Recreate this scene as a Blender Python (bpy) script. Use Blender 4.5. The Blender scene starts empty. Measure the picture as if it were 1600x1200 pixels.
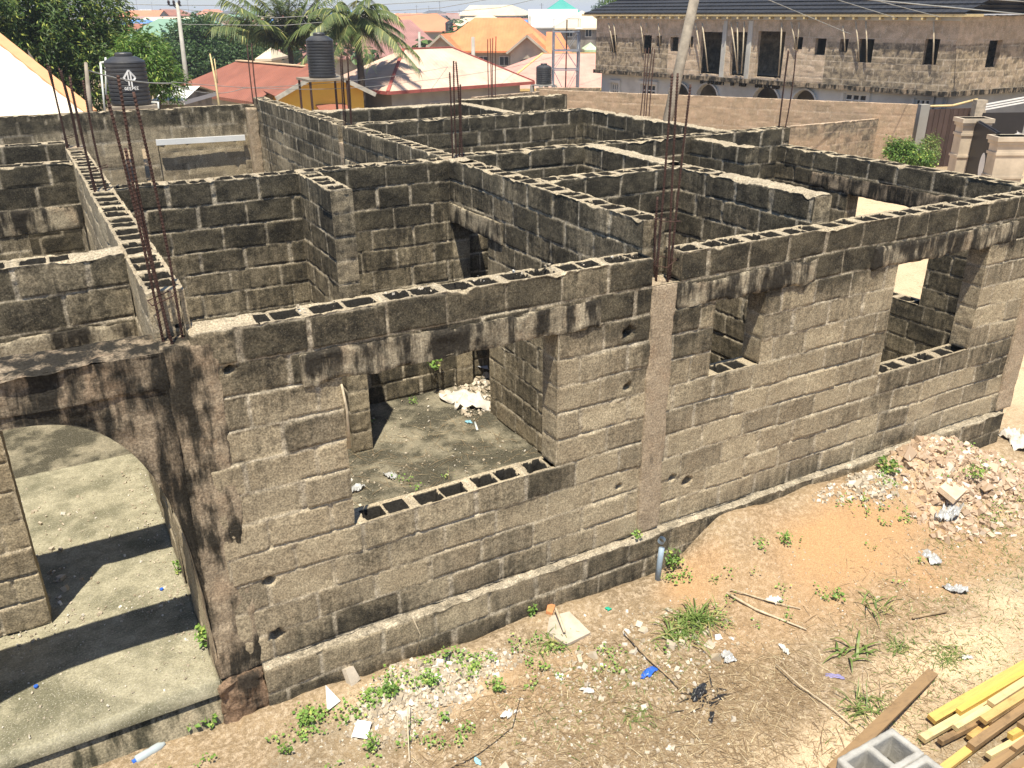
import bpy, math, random
import numpy as np
from mathutils import Matrix, Vector
S = bpy.context.scene
C = S.collection

# ---------------------------------------------------------------- camera
CAM = np.array([0.0, -5.488, 4.641]); YAW, PITCH, ROLL, FPX = 0.510985, 0.412583, -0.0031016, 1329.5
def _rot():
    cy, sy, cp, sp = math.cos(YAW), math.sin(YAW), math.cos(PITCH), math.sin(PITCH)
    f = np.array([sy*cp, cy*cp, -sp]); r = np.array([cy, -sy, 0.0]); u = np.cross(r, f)
    cr, sr = math.cos(ROLL), math.sin(ROLL)
    return np.array([cr*r+sr*u, -sr*r+cr*u, f])
RM = _rot()
cd = bpy.data.cameras.new("camera"); cam = bpy.data.objects.new("camera", cd); C.objects.link(cam)
cd.sensor_width = 36; cd.lens = FPX/1600*36; cd.clip_start = .05; cd.clip_end = 6000
M4 = Matrix(((*RM[0], 0), (*RM[1], 0), (*(-RM[2]), 0), (0, 0, 0, 1))).transposed()
M4.translation = Vector(CAM); cam.matrix_world = M4; S.camera = cam
# ---------------------------------------------------------------- light
SUN_POS = Vector((-.21, -.30, 1.0)).normalized()
W = bpy.data.worlds.new("World"); S.world = W; W.use_nodes = True
nt = W.node_tree; bg = nt.nodes["Background"]; sky = nt.nodes.new("ShaderNodeTexSky")
sky.sky_type = 'NISHITA'; sky.sun_disc = False
sky.sun_elevation = math.asin(SUN_POS.z); sky.sun_rotation = math.atan2(SUN_POS.x, SUN_POS.y)
sky.air_density = 1.0; sky.dust_density = .4; sky.ozone_density = 3.0
tint = nt.nodes.new('ShaderNodeMix'); tint.data_type = 'RGBA'; tint.blend_type = 'MULTIPLY'; tint.inputs[0].default_value = 1; tint.inputs[7].default_value = (.97, 1.0, 1.06, 1)
nt.links.new(sky.outputs[0], tint.inputs[6]); nt.links.new(tint.outputs[2], bg.inputs[0]); bg.inputs[1].default_value = 0.088
sd = bpy.data.lights.new("sun", 'SUN'); sd.energy = 5.0; sd.angle = math.radians(.53); sd.color = (1, .925, .775)
sun = bpy.data.objects.new("sun", sd); C.objects.link(sun)
sun.rotation_euler = (-SUN_POS).to_track_quat('-Z', 'Y').to_euler(); sun.location = (0, -5, 30)
S.view_settings.view_transform = 'Standard'; S.view_settings.look = 'None'
S.view_settings.exposure = 0.66; S.view_settings.gamma = 1
S.render.engine = 'CYCLES'
try:
    S.cycles.max_bounces = 6; S.cycles.diffuse_bounces = 3; S.cycles.transparent_max_bounces = 8
except Exception: pass

# ---------------------------------------------------------------- pixel helpers (photo pixels -> world)
def ray(px, py): return RM.T @ np.array([(px-800)/FPX, -(py-600)/FPX, 1.0])
def atd(px, py, d): return CAM + ray(px, py)*d
def atz(px, py, z=0.0):
    d = ray(px, py); return CAM + d*((z-CAM[2])/d[2])
def aty(px, py, y):
    d = ray(px, py); return CAM + d*((y-CAM[1])/d[1])
def topx(P):
    q = (np.atleast_2d(P)-CAM) @ RM.T
    return np.stack([800+FPX*q[:, 0]/q[:, 2], 600-FPX*q[:, 1]/q[:, 2], q[:, 2]], 1)

# ---------------------------------------------------------------- noise
def _hash(ix, iy, iz, seed):
    h = (ix.astype(np.int64)*374761393 + iy.astype(np.int64)*668265263 + iz.astype(np.int64)*2147483647 + seed*974634777) & 0xffffffff
    h = ((h ^ (h >> 13))*1274126177) & 0xffffffff
    h = ((h ^ (h >> 16))*2246822519) & 0xffffffff
    return ((h ^ (h >> 15)) & 0xffffff)/float(0xffffff)
def vnoise(P, seed=0):
    P = np.asarray(P, dtype=np.float64); i = np.floor(P); f = P-i; i = i.astype(np.int64); f = f*f*(3-2*f)
    x, y, z = i[..., 0], i[..., 1], i[..., 2]; fx, fy, fz = f[..., 0], f[..., 1], f[..., 2]
    def c(a, b, d): return _hash(x+a, y+b, z+d, seed)
    v0 = (c(0,0,0)*(1-fx)+c(1,0,0)*fx)*(1-fy)+(c(0,1,0)*(1-fx)+c(1,1,0)*fx)*fy
    v1 = (c(0,0,1)*(1-fx)+c(1,0,1)*fx)*(1-fy)+(c(0,1,1)*(1-fx)+c(1,1,1)*fx)*fy
    return (v0*(1-fz)+v1*fz)*2-1
def fbm(P, seed=0, o=3):
    P = np.asarray(P, dtype=np.float64); r = 0; a = 1.0; t = 0
    for k in range(o):
        r = r+a*vnoise(P*(2.03**k), seed+k*17); t += a; a *= .5
    return r/t
def h1(a, b=0, seed=0):
    a = np.asarray(a); b = np.asarray(b)+0*a
    return _hash(a, b, 0*a, seed)
def sst(x, a, b):
    t = np.clip((x-a)/(b-a), 0, 1); return t*t*(3-2*t)

# ---------------------------------------------------------------- objects
ORG = {}
def thing(name, label, cat, loc=(0, 0, 0), group=None):
    o = bpy.data.objects.new(name, None); C.objects.link(o); o.location = Vector([float(q) for q in loc]); o.empty_display_size = .2
    o['label'] = label; o['category'] = cat
    if group: o['group'] = group
    ORG[o.name] = np.array([float(q) for q in loc]); return o
def tag(o, label=None, cat=None, group=None, kind=None):
    if label: o['label'] = label
    if cat: o['category'] = cat
    if group: o['group'] = group
    if kind: o['kind'] = kind
    return o
def mk(name, V, F, mat, parent=None, org=None, attr=None, smooth=True, mats=None, midx=None):
    """V (n,3) world coords, F (m,k) array or list; one mesh object"""
    V = np.asarray(V, dtype=np.float64).reshape(-1, 3)
    if parent is not None: g = ORG[parent.name]
    elif org is not None: g = np.array([float(q) for q in org])
    else:
        g = np.array([V[:, 0].mean(), V[:, 1].mean(), V[:, 2].min()])
    me = bpy.data.meshes.new(name); L = V-g
    if isinstance(F, np.ndarray):
        n, k = F.shape
        me.vertices.add(len(L)); me.vertices.foreach_set('co', L.astype(np.float32).ravel())
        me.loops.add(n*k); me.loops.foreach_set('vertex_index', F.astype(np.int32).ravel())
        me.polygons.add(n); me.polygons.foreach_set('loop_start', np.arange(0, n*k, k, dtype=np.int32))
        me.polygons.foreach_set('loop_total', np.full(n, k, dtype=np.int32))
        me.update(calc_edges=True); me.validate()
    else:
        me.from_pydata([tuple(v) for v in L], [], F); me.update()
    me.polygons.foreach_set('use_smooth', np.full(len(me.polygons), bool(smooth)))
    if attr is not None:
        a = me.color_attributes.new('wd', 'FLOAT_COLOR', 'POINT')
        A = np.ones((len(L), 4), dtype=np.float32); A[:, :attr.shape[1]] = attr; a.data.foreach_set('color', A.ravel())
    for m in (mats or [mat]): me.materials.append(m)
    if midx is not None: me.polygons.foreach_set('material_index', np.asarray(midx, dtype=np.int32))
    o = bpy.data.objects.new(name, me); C.objects.link(o)
    if parent is not None:
        o.parent = parent; ORG[o.name] = g
    else: o.location = Vector(g)
    ORG[o.name] = g
    return o
class MB:
    def __init__(s): s.v = []; s.f = []; s.n = 0
    def add(s, V, F):
        V = [tuple(map(float, q)) for q in V]; s.v += V; s.f += [tuple(int(i)+s.n for i in f) for f in F]; s.n += len(V); return s
    def box(s, c, d, U=(1, 0, 0), Wv=(0, 0, 1)):
        U = np.array(U, float); U /= np.linalg.norm(U); Wv = np.array(Wv, float); Vv = np.cross(Wv, U); Vv /= np.linalg.norm(Vv); Wv = np.cross(U, Vv)
        c = np.array(c, float); P = []
        for k in (-1, 1):
            for j in (-1, 1):
                for i in (-1, 1): P.append(c+U*d[0]/2*i+Vv*d[1]/2*j+Wv*d[2]/2*k)
        return s.add(P, [(0,2,3,1),(4,5,7,6),(0,1,5,4),(2,6,7,3),(0,4,6,2),(1,3,7,5)])
    def bar(s, a, b, w, h=None, up=(0, 0, 1)):
        a = np.array(a, float); b = np.array(b, float); d = b-a; L = np.linalg.norm(d)
        u = np.array(up, float)
        if abs(np.dot(d/L, u)) > .95: u = np.array([1., 0, 0])
        return s.box((a+b)/2, (L, w, h or w), d, u)
    def tube(s, pts, r, n=8, cap=True):
        pts = [np.array(p, float) for p in pts]; R = r if hasattr(r, '__len__') else [r]*len(pts); P = []; ref = None
        for i, p in enumerate(pts):
            d = pts[min(i+1, len(pts)-1)]-pts[max(i-1, 0)]; d = d/(np.linalg.norm(d)+1e-9)
            if ref is None: ref = np.array([0, 0, 1.]) if abs(d[2]) < .9 else np.array([1., 0, 0])
            a = np.cross(d, ref); a /= np.linalg.norm(a)+1e-9; b = np.cross(a, d); ref = b
            for k in range(n):
                t = 2*math.pi*k/n; P.append(p+(a*math.cos(t)+b*math.sin(t))*R[i])
        F = [(i*n+k, i*n+(k+1) % n, (i+1)*n+(k+1) % n, (i+1)*n+k) for i in range(len(pts)-1) for k in range(n)]
        if cap: F += [tuple(range(n-1, -1, -1)), tuple((len(pts)-1)*n+k for k in range(n))]
        return s.add(P, F)
    def lathe(s, c, prof, n=28):
        P = []; m = len(prof)
        for r, z in prof:
            for k in range(n):
                t = 2*math.pi*k/n; P.append((c[0]+r*math.cos(t), c[1]+r*math.sin(t), c[2]+z))
        F = [(i*n+k, i*n+(k+1) % n, (i+1)*n+(k+1) % n, (i+1)*n+k) for i in range(m-1) for k in range(n)]
        F += [tuple(range(n-1, -1, -1)), tuple((m-1)*n+k for k in range(n))]
        return s.add(P, F)
    def poly(s, pts): return s.add(pts, [tuple(range(len(pts)))])
    def slab(s, pts, th):
        """flat polygon given thickness downwards along its normal"""
        P = [np.array(p, float) for p in pts]; nrm = np.cross(P[1]-P[0], P[2]-P[0]); nrm /= np.linalg.norm(nrm)
        if nrm[2] < 0: P = P[::-1]; nrm = -nrm
        n = len(P); V = P+[p-nrm*th for p in P]
        F = [tuple(range(n)), tuple(range(2*n-1, n-1, -1))]+[(i, n+i, n+(i+1) % n, (i+1) % n) for i in range(n)]
        return s.add(V, F)
    def build(s, name, mat, parent=None, org=None, smooth=False): return mk(name, s.v, s.f, mat, parent, org, smooth=smooth)

# ---------------------------------------------------------------- materials
def _nodes(name):
    m = bpy.data.materials.new(name); m.use_nodes = True; t = m.node_tree
    return m, t, t.nodes["Principled BSDF"]
def N(t, kind, **kw):
    n = t.nodes.new(kind)
    for k, v in kw.items():
        if k.startswith('i_'): n.inputs[k[2:].replace('_', ' ')].default_value = v
        else: setattr(n, k, v)
    return n
def noise(t, scale, detail=4, rough=.55, vec=None):
    n = N(t, 'ShaderNodeTexNoise'); n.inputs['Scale'].default_value = scale; n.inputs['Detail'].default_value = detail; n.inputs['Roughness'].default_value = rough
    t.links.new(vec if vec else pos(t), n.inputs['Vector']); return n.outputs['Fac']
def pos(t):
    for n in t.nodes:
        if n.type == 'NEW_GEOMETRY': return n.outputs['Position']
    return t.nodes.new('ShaderNodeNewGeometry').outputs['Position']
def scaled(t, sc):
    n = N(t, 'ShaderNodeVectorMath', operation='MULTIPLY'); t.links.new(pos(t), n.inputs[0]); n.inputs[1].default_value = sc; return n.outputs[0]
def mr(t, v, a, b, c=0., d=1.):
    n = N(t, 'ShaderNodeMapRange'); n.interpolation_type = 'SMOOTHSTEP'; t.links.new(v, n.inputs[0])
    for i, q in enumerate((a, b, c, d)): n.inputs[i+1].default_value = q
    return n.outputs[0]
def mix(t, f, a, b, mode='MIX'):
    n = N(t, 'ShaderNodeMix', data_type='RGBA', blend_type=mode)
    if hasattr(f, 'links'): t.links.new(f, n.inputs[0])
    else: n.inputs[0].default_value = f
    for k, q in ((6, a), (7, b)):
        if hasattr(q, 'links'): t.links.new(q, n.inputs[k])
        else: n.inputs[k].default_value = (*q, 1)
    return n.outputs[2]
def mth(t, op, a, b=0.0, clamp=False):
    n = N(t, 'ShaderNodeMath', operation=op, use_clamp=clamp)
    for k, q in ((0, a), (1, b)):
        if hasattr(q, 'links'): t.links.new(q, n.inputs[k])
        else: n.inputs[k].default_value = q
    return n.outputs[0]
def attr(t):
    a = N(t, 'ShaderNodeAttribute', attribute_name='wd'); s = N(t, 'ShaderNodeSeparateColor'); t.links.new(a.outputs['Color'], s.inputs[0])
    return s.outputs[0], s.outputs[1], s.outputs[2]
def bump(t, b, h, strength, dist, prev=None):
    n = N(t, 'ShaderNodeBump'); n.inputs['Strength'].default_value = strength; n.inputs['Distance'].default_value = dist
    t.links.new(h, n.inputs['Height'])
    if prev is not None: t.links.new(prev, n.inputs['Normal'])
    if b is not None: t.links.new(n.outputs[0], b.inputs['Normal'])
    return n.outputs[0]
def gray(t, v):
    n = N(t, 'ShaderNodeCombineColor')
    for i in range(3): t.links.new(v, n.inputs[i])
    return n.outputs[0]

def block_mat(name, ta, tb, mort, dark, grain=1.0, far=False):
    m, t, b = _nodes(name); ml, r, mold_shade = attr(t)
    col = mix(t, r, ta, tb)
    n1 = noise(t, 9, 5, .6); n2 = noise(t, 70, 4, .7); n3 = noise(t, 3.2, 4)
    ns = noise(t, 1, 5, .6, scaled(t, (16, 16, 2.2)))
    col = mix(t, mr(t, n3, .38, .66), col, mix(t, .5, col, (.33, .26, .17)))
    mcol = mix(t, mr(t, n1, .3, .7), mort, tuple(q*.6 for q in mort)); mcol = mix(t, mr(t, mold_shade, 0, .5, .55, 0), mcol, col)
    base = mix(t, ml, col, mcol)
    # mould: patchy, with streaks; weaker on mortar; then painted shade in the hollow cells
    mm = mth(t, 'ADD', mold_shade, mth(t, 'MULTIPLY', mth(t, 'SUBTRACT', n1, .5), .8))
    mm = mth(t, 'ADD', mm, mth(t, 'MULTIPLY', mth(t, 'SUBTRACT', ns, .5), 1.1))
    mm = mth(t, 'ADD', mm, mth(t, 'MULTIPLY', mth(t, 'SUBTRACT', noise(t, 26, 5, .75), .5), .9))
    mm = mr(t, mm, .02, 1.12) if not far else mr(t, mth(t, 'ADD', mold_shade, mth(t, 'MULTIPLY', mth(t, 'SUBTRACT', n1, .5), .35)), .15, .75)
    mk_ = mth(t, 'MULTIPLY', ml, mr(t, mth(t, 'ADD', mth(t, 'MULTIPLY', noise(t, 6.5, 5, .7), .7), mth(t, 'MULTIPLY', ns, .4)), .48, .74, .85, .15))
    mm = mth(t, 'MULTIPLY', mm, mth(t, 'SUBTRACT', 1.0, mk_ if not far else mth(t, 'MULTIPLY', ml, .6)))
    brown = tuple(min(1, q*k) for q, k in zip(dark, (3.1, 2.95, 2.6)))
    dk2 = mix(t, mr(t, noise(t, 3.6, 5, .7), .36, .68), dark, brown)
    dk2 = mix(t, mr(t, noise(t, 95, 3, .7), .56, .70, 0, .55), dk2, tuple(q*.62 for q in ta))
    dk2 = mix(t, mr(t, mold_shade, 2, 4), dk2, (.02, .018, .015))
    base = mix(t, mm, base, dk2); base = mix(t, mr(t, mold_shade, 1.5, 4), base, (.022, .02, .017))  # grime and deep-hole shade painted near-black into the hollow cells
    sp = mr(t, n2, .3, .75, .45, 1.42)
    base = mix(t, 1.0, base, gray(t, sp), 'MULTIPLY')
    t.links.new(base, b.inputs['Base Color']); b.inputs['Roughness'].default_value = .95; b.inputs['Specular IOR Level'].default_value = .15
    p = bump(t, None, noise(t, 60, 4, .75), .45*grain, .008); bump(t, b, noise(t, 190, 3, .7), .6*grain, .004, p)
    return m
TA, TB, MO, DK = (.50, .415, .28), (.35, .29, .20), (.58, .50, .375), (.040, .036, .028)
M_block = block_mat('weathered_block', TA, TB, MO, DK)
M_blockfar = block_mat('tan_block', (.70, .54, .39), (.60, .46, .33), (.80, .69, .54), (.15, .125, .095), .4, True)
M_blockfence = block_mat('fence_block', (.52, .375, .255), (.46, .33, .22), (.64, .50, .37), (.13, .11, .085), .4, True)

def cast_mat(name, ca, cb, dark, stain=.5, orange=0.0):
    m, t, b = _nodes(name)
    n1 = noise(t, 5, 5, .6); n2 = noise(t, 60, 4, .7); ns = noise(t, 1, 5, .65, scaled(t, (9, 9, 1.6))); n4 = noise(t, 2.1, 3)
    base = mix(t, mr(t, n1, .3, .7), ca, cb)
    if orange: base = mix(t, mr(t, noise(t, 3.4, 4), .5, .68, 0, orange), base, (.44, .28, .17))
    st = mr(t, mth(t, 'ADD', mth(t, 'MULTIPLY', ns, .6), mth(t, 'MULTIPLY', n4, .5)), .68-stain*.28, .80-stain*.24)
    base = mix(t, st, base, dark)
    base = mix(t, mr(t, noise(t, 75, 3, .7), .60, .72, 0, .6), base, tuple(q*1.5 for q in dark))
    base = mix(t, 1.0, base, gray(t, mr(t, n2, .3, .75, .55, 1.35)), 'MULTIPLY')
    t.links.new(base, b.inputs['Base Color']); b.inputs['Roughness'].default_value = .95; b.inputs['Specular IOR Level'].default_value = .15
    p = bump(t, None, noise(t, 40, 5, .75), .8, .014); bump(t, b, noise(t, 130, 3, .7), .7, .006, p)
    return m
M_cast = cast_mat('cast_concrete', (.50, .43, .31), (.30, .25, .175), (.045, .039, .031), .84, .25)
M_column = cast_mat('column_concrete', (.47, .375, .265), (.40, .315, .22), (.09, .078, .06), .22, .22)
M_beam = cast_mat('stained_beam', (.40, .32, .225), (.28, .22, .155), (.035, .031, .025), .85, .3)
def plain(name, col, rough=.8, amt=.25, scale=3, fine=40, bstr=.2, bdist=.01, metal=0, spec=.3, dirt=None, dirtamt=.5):
    m, t, b = _nodes(name)
    n1 = noise(t, scale, 5, .6); n2 = noise(t, fine, 3, .6)
    base = mix(t, 1.0, col, gray(t, mr(t, n1, .25, .75, 1-amt, 1+amt*.6)), 'MULTIPLY')
    if dirt: base = mix(t, mr(t, noise(t, scale*.45, 5, .65), .42, .72, 0, dirtamt), base, dirt)
    t.links.new(base, b.inputs['Base Color']); b.inputs['Roughness'].default_value = rough; b.inputs['Metallic'].default_value = metal
    b.inputs['Specular IOR Level'].default_value = spec
    bump(t, b, n2, bstr, bdist); return m
M_rust = plain('rusty_rebar', (.085, .047, .037), .8, .4, 25, 160, .8, .004, .2)
M_wire = plain('wire', (.30, .30, .28), .6)
M_wood = plain('weathered_pole', (.27, .23, .18), .9, .35, 4, 60, .5, .01)
M_concpole = plain('pole_concrete', (.40, .38, .33), .9, .2, 2, 30)
M_dark = plain('shade_black', (.02, .02, .02), .9)
M_tank = plain('tank_plastic', (.035, .037, .042), .45, .3, 2, 20, .1, .01, 0, .5, (.12, .11, .10), .35)
M_white = plain('white_paint', (.75, .75, .73), .6, .08)
M_pvc = plain('white_pvc', (.62, .64, .60), .5, .15)
M_frame = plain('window_frame', (.68, .66, .60), .6, .1)
M_glass = plain('dark_glass', (.03, .035, .04), .15, .1, 3, 40, .02, .01, 0, .6)
M_steel = plain('galvanised_steel', (.38, .40, .44), .5, .15, 5, 30, .1, .01, .4)

def floor_mat():
    m, t, b = _nodes('mossy_floor')
    n1 = noise(t, 1.7, 5, .62); n2 = noise(t, 55, 4, .75); n3 = noise(t, 6, 5, .65); n4 = noise(t, 140, 2, .6)
    base = mix(t, mr(t, n3, .35, .65), (.30, .265, .19), (.19, .17, .12))
    base = mix(t, mr(t, mth(t, 'ADD', mth(t, 'MULTIPLY', n1, .7), mth(t, 'MULTIPLY', n3, .3)), .44, .58), (.07, .064, .045), base)
    base = mix(t, mr(t, n4, .63, .70), base, (.48, .44, .36))
    base = mix(t, 1.0, base, gray(t, mr(t, n2, .3, .75, .65, 1.3)), 'MULTIPLY')
    t.links.new(base, b.inputs['Base Color']); b.inputs['Roughness'].default_value = .95; b.inputs['Specular IOR Level'].default_value = .15
    bump(t, b, n2, .5, .012); return m
M_floor = floor_mat(); M_smear = cast_mat('smeared_corner', (.46, .37, .26), (.35, .275, .19), (.045, .039, .03), .72, .25)
def porch_mat():
    m, t, b = _nodes('porch_screed')
    n1 = noise(t, 1.3, 5, .62); n2 = noise(t, 55, 4, .75); n3 = noise(t, 7, 5, .65); n4 = noise(t, 120, 2, .6)
    base = mix(t, mr(t, n3, .35, .65), (.37, .34, .24), (.26, .24, .165))
    base = mix(t, mr(t, n1, .45, .62, 0, .8), base, (.13, .125, .08))
    base = mix(t, mr(t, n4, .60, .70), base, (.52, .48, .40)); base = mix(t, mr(t, noise(t, 3.1, 6, .75), .55, .70, 0, .7), base, (.19, .175, .115))
    base = mix(t, 1.0, base, gray(t, mr(t, n2, .3, .75, .7, 1.25)), 'MULTIPLY')
    t.links.new(base, b.inputs['Base Color']); b.inputs['Roughness'].default_value = .95; b.inputs['Specular IOR Level'].default_value = .15
    bump(t, b, n2, .5, .012); return m
M_porch = porch_mat()
M_plinth = cast_mat('damp_plinth', (.34, .29, .20), (.23, .20, .135), (.05, .047, .032), .55, .1)

def ground_mat():
    m, t, b = _nodes('bare_soil'); o, s, g = attr(t)
    n1 = noise(t, 2.2, 5, .65); n2 = noise(t, 22, 5, .7); n3 = noise(t, 90, 4, .7); n5 = noise(t, .35, 4, .6)
    soil = mix(t, mr(t, n1, .3, .7), (.34, .25, .15), (.215, .16, .098))
    soil = mix(t, mr(t, n2, .42, .66), soil, (.46, .36, .25))
    base = mix(t, mth(t, 'MULTIPLY', o, mr(t, n2, .2, .6, .6, 1.0)), soil, (.47, .285, .145))
    base = mix(t, mth(t, 'MULTIPLY', s, mr(t, mth(t, 'ADD', mth(t, 'MULTIPLY', n2, .5), mth(t, 'MULTIPLY', n1, .5)), .30, .52)), base, (.64, .48, .31))
    base = mix(t, mth(t, 'MULTIPLY', g, mr(t, n2, .35, .62)), base, (.20, .19, .14))
    base = mix(t, 1.0, base, gray(t, mr(t, n3, .28, .75, .68, 1.28)), 'MULTIPLY')
    t.links.new(base, b.inputs['Base Color']); b.inputs['Roughness'].default_value = 1; b.inputs['Specular IOR Level'].default_value = .1
    p = bump(t, None, n2, .6, .03); bump(t, b, n3, .6, .01, p); return m
M_ground = ground_mat()
def leaf_mat(name, a, bcol, c, trans=.25):
    m, t, b = _nodes(name); r, g, bb = attr(t)
    base = mix(t, r, a, bcol); base = mix(t, mr(t, g, .82, .95), base, c)
    t.links.new(base, b.inputs['Base Color']); b.inputs['Roughness'].default_value = .5; b.inputs['Specular IOR Level'].default_value = .4
    tr = t.nodes.new('ShaderNodeBsdfTranslucent'); t.links.new(base, tr.inputs[0]); ms = t.nodes.new('ShaderNodeMixShader'); ms.inputs[0].default_value = trans
    t.links.new(b.outputs[0], ms.inputs[1]); t.links.new(tr.outputs[0], ms.inputs[2])
    t.links.new(ms.outputs[0], t.nodes['Material Output'].inputs[0]); return m
M_mango = leaf_mat('mango_leaf', (.022, .055, .013), (.13, .205, .045), (.42, .46, .10))
M_bright = leaf_mat('bright_leaf', (.07, .15, .025), (.15, .26, .045), (.38, .45, .10))
M_deep = leaf_mat('deep_leaf', (.03, .07, .018), (.06, .12, .03), (.12, .20, .05))
M_palm = leaf_mat('palm_leaf', (.06, .10, .03), (.15, .19, .06), (.42, .42, .14))
M_weed = leaf_mat('weed_leaf', (.14, .26, .05), (.24, .38, .08), (.45, .52, .14))
M_grassg = leaf_mat('grass_blade', (.11, .18, .04), (.20, .27, .07), (.42, .38, .16))
M_straw = leaf_mat('dry_straw', (.20, .135, .075), (.37, .27, .155), (.60, .50, .32), .1)
M_bark = plain('bark', (.10, .08, .06), .95, .4, 6, 50, .7, .02)
M_stone = leaf_mat('rubble_stone', (.34, .28, .20), (.52, .45, .35), (.66, .62, .55), 0)
M_stonep = leaf_mat('pinkish_rubble', (.36, .26, .175), (.54, .40, .28), (.66, .58, .48), 0)
M_timber = plain('yellow_timber', (.66, .42, .08), .75, .35, 7, 60, .3, .004)
M_timberp = plain('pale_timber', (.68, .52, .25), .7, .3, 7, 60, .3, .004)
M_timberd = plain('brown_timber', (.36, .23, .11), .75, .35, 7, 60, .3, .004)
M_prop = plain('prop_pole', (.50, .42, .30), .8, .25, 9, 60)
def timber_mat(name, ca, cb, cc):
    m, t, b = _nodes(name); oi = t.nodes.new('ShaderNodeObjectInfo'); r = oi.outputs['Random']; g = noise(t, 1, 6, .7, scaled(t, (2.2, 30, 30))); st = noise(t, 3.5, 5, .7)
    base = mix(t, r, ca, cb); base = mix(t, mr(t, g, .42, .70, 0, .55), base, cc); base = mix(t, mr(t, st, .52, .72, 0, .6), base, tuple(q*.45 for q in cc))
    t.links.new(base, b.inputs['Base Color']); b.inputs['Roughness'].default_value = .8; b.inputs['Specular IOR Level'].default_value = .2; bump(t, b, g, .5, .004); return m
M_timber = timber_mat('yellow_timber', (.68, .45, .10), (.55, .36, .14), (.40, .24, .09)); M_timberp = timber_mat('pale_timber', (.70, .55, .28), (.58, .45, .24), (.44, .32, .16)); M_timberd = timber_mat('brown_timber', (.34, .22, .11), (.26, .17, .09), (.18, .12, .07))
M_freshblock = plain('fresh_block', (.40, .385, .35), .95, .2, 12, 110, .6, .006)

# ================================================================ block walls
def ticks(bounds, res):
    b = sorted(set(round(float(q), 5) for q in bounds)); out = [b[0]]
    for p, q in zip(b[:-1], b[1:]):
        n = max(1, int(math.ceil((q-p)/res-1e-6))); out += list(p+(q-p)*np.arange(1, n+1)/n)
    return np.array(out)
def joints(c, b, seed):      # position of vertical joint b in course c
    return b*.5+(c % 2)*.25+(h1(c, 7, seed)-.5)*.12+(h1(b, c, seed+5)-.5)*.07
def brick(s, z, seed):
    """relief, mortar mask, block random at wall coordinates"""
    P = np.stack([s, z, np.full_like(s, seed*3.7)], -1)
    sw = s+.008*vnoise(P*5, seed)+.0035*vnoise(P*29, seed+1); zw = z+.007*vnoise(P*2.3+9, seed+2)+.003*vnoise(P*27, seed+3)
    c = np.floor(zw/.25).astype(int); zc = zw-c*.25
    b = np.floor((sw-(c % 2)*.25-(h1(c, 7, seed)-.5)*.12)/.5).astype(int)
    lo = joints(c, b, seed); b = np.where(sw < lo, b-1, b); hi = joints(c, b+1, seed); b = np.where(sw >= hi, b+1, b)
    lo = joints(c, b, seed); hi = joints(c, b+1, seed)
    wj = .006+.024*h1(b, c, seed+9)**1.5; ds = np.minimum(sw-lo, hi-sw)-wj; dz = np.minimum(zc, .25-zc)-(.004+.009*h1(c, b, seed+19))
    r = .003+.016*h1(b, c, seed+13)**2; d = r-np.hypot(np.maximum(r-ds, 0), np.maximum(r-dz, 0)); d = np.where((ds < 0) | (dz < 0), np.minimum(ds, dz), d)
    m = 1-sst(d, -.003, .004); rnd = h1(b, c, seed+31)
    tilt = (h1(b, c, seed+41)-.5)*.03*(zc-.125)*2+(h1(b, c, seed+43)-.5)*.014*(sw-lo)*2
    hb = (h1(b, c, seed+47)-.5)*.012+tilt
    n1 = vnoise(P*38, seed+51); n2 = fbm(P*11, seed+53, 2)
    hm = -.006+.014*n2+.004*n1
    crack = np.exp(-((zc-.012)/.0055)**2)*sst(vnoise(P*2.7, seed+57), -.25, .25)+.7*np.exp(-((ds)/.005)**2)*sst(vnoise(P*3.1+4, seed+58), .15, .5)
    h = (1-m)*(hb+.0016*n1+.0015*n2)+m*hm-.014*crack
    return h, m, rnd
def wob(L, seed, amp=1.0):
    k = np.zeros_like(L)
    for a in range(3): k[:, a] = .007*vnoise(L*1.3+a*7, seed+a)+.0022*vnoise(L*9+a*5, seed+10+a)+.0018*vnoise(L*31+a, seed+20+a)
    return k*amp
def course_cells(s, t, T, c, seed):
    """depth mask of the two hollow cells of each block seen from above"""
    P = np.stack([s, t, np.full_like(s, seed*1.3)], -1)
    sw = s+.006*vnoise(P*20, seed+60); tw = t+.006*vnoise(P*22, seed+61)
    b = np.floor((sw-(c % 2)*.25-(h1(np.full(s.shape, c), 7, seed)-.5)*.12)/.5).astype(int); ca = np.full(b.shape, c)
    lo = joints(ca, b, seed); b = np.where(sw < lo, b-1, b); hi = joints(ca, b+1, seed); b = np.where(sw >= hi, b+1, b)
    lo = joints(ca, b, seed); hi = joints(ca, b+1, seed); q = sw-lo; Lb = hi-lo
    e = .052; w = .018
    c1 = np.minimum(q-e, Lb/2-w-q); c2 = np.minimum(q-(Lb/2+w), Lb-e-q); side = np.minimum(tw-.037, T-.037-tw)
    which = np.where(q < Lb/2, 0, 1); d = np.minimum(np.maximum(c1, c2), side)
    fill = h1(b*2+which, ca, seed+71)
    m = 1-sst(np.minimum(np.minimum(sw-lo, hi-sw)-.012, 1), -.002, .006)
    return d, fill, m, h1(b, ca, seed+31)

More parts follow.
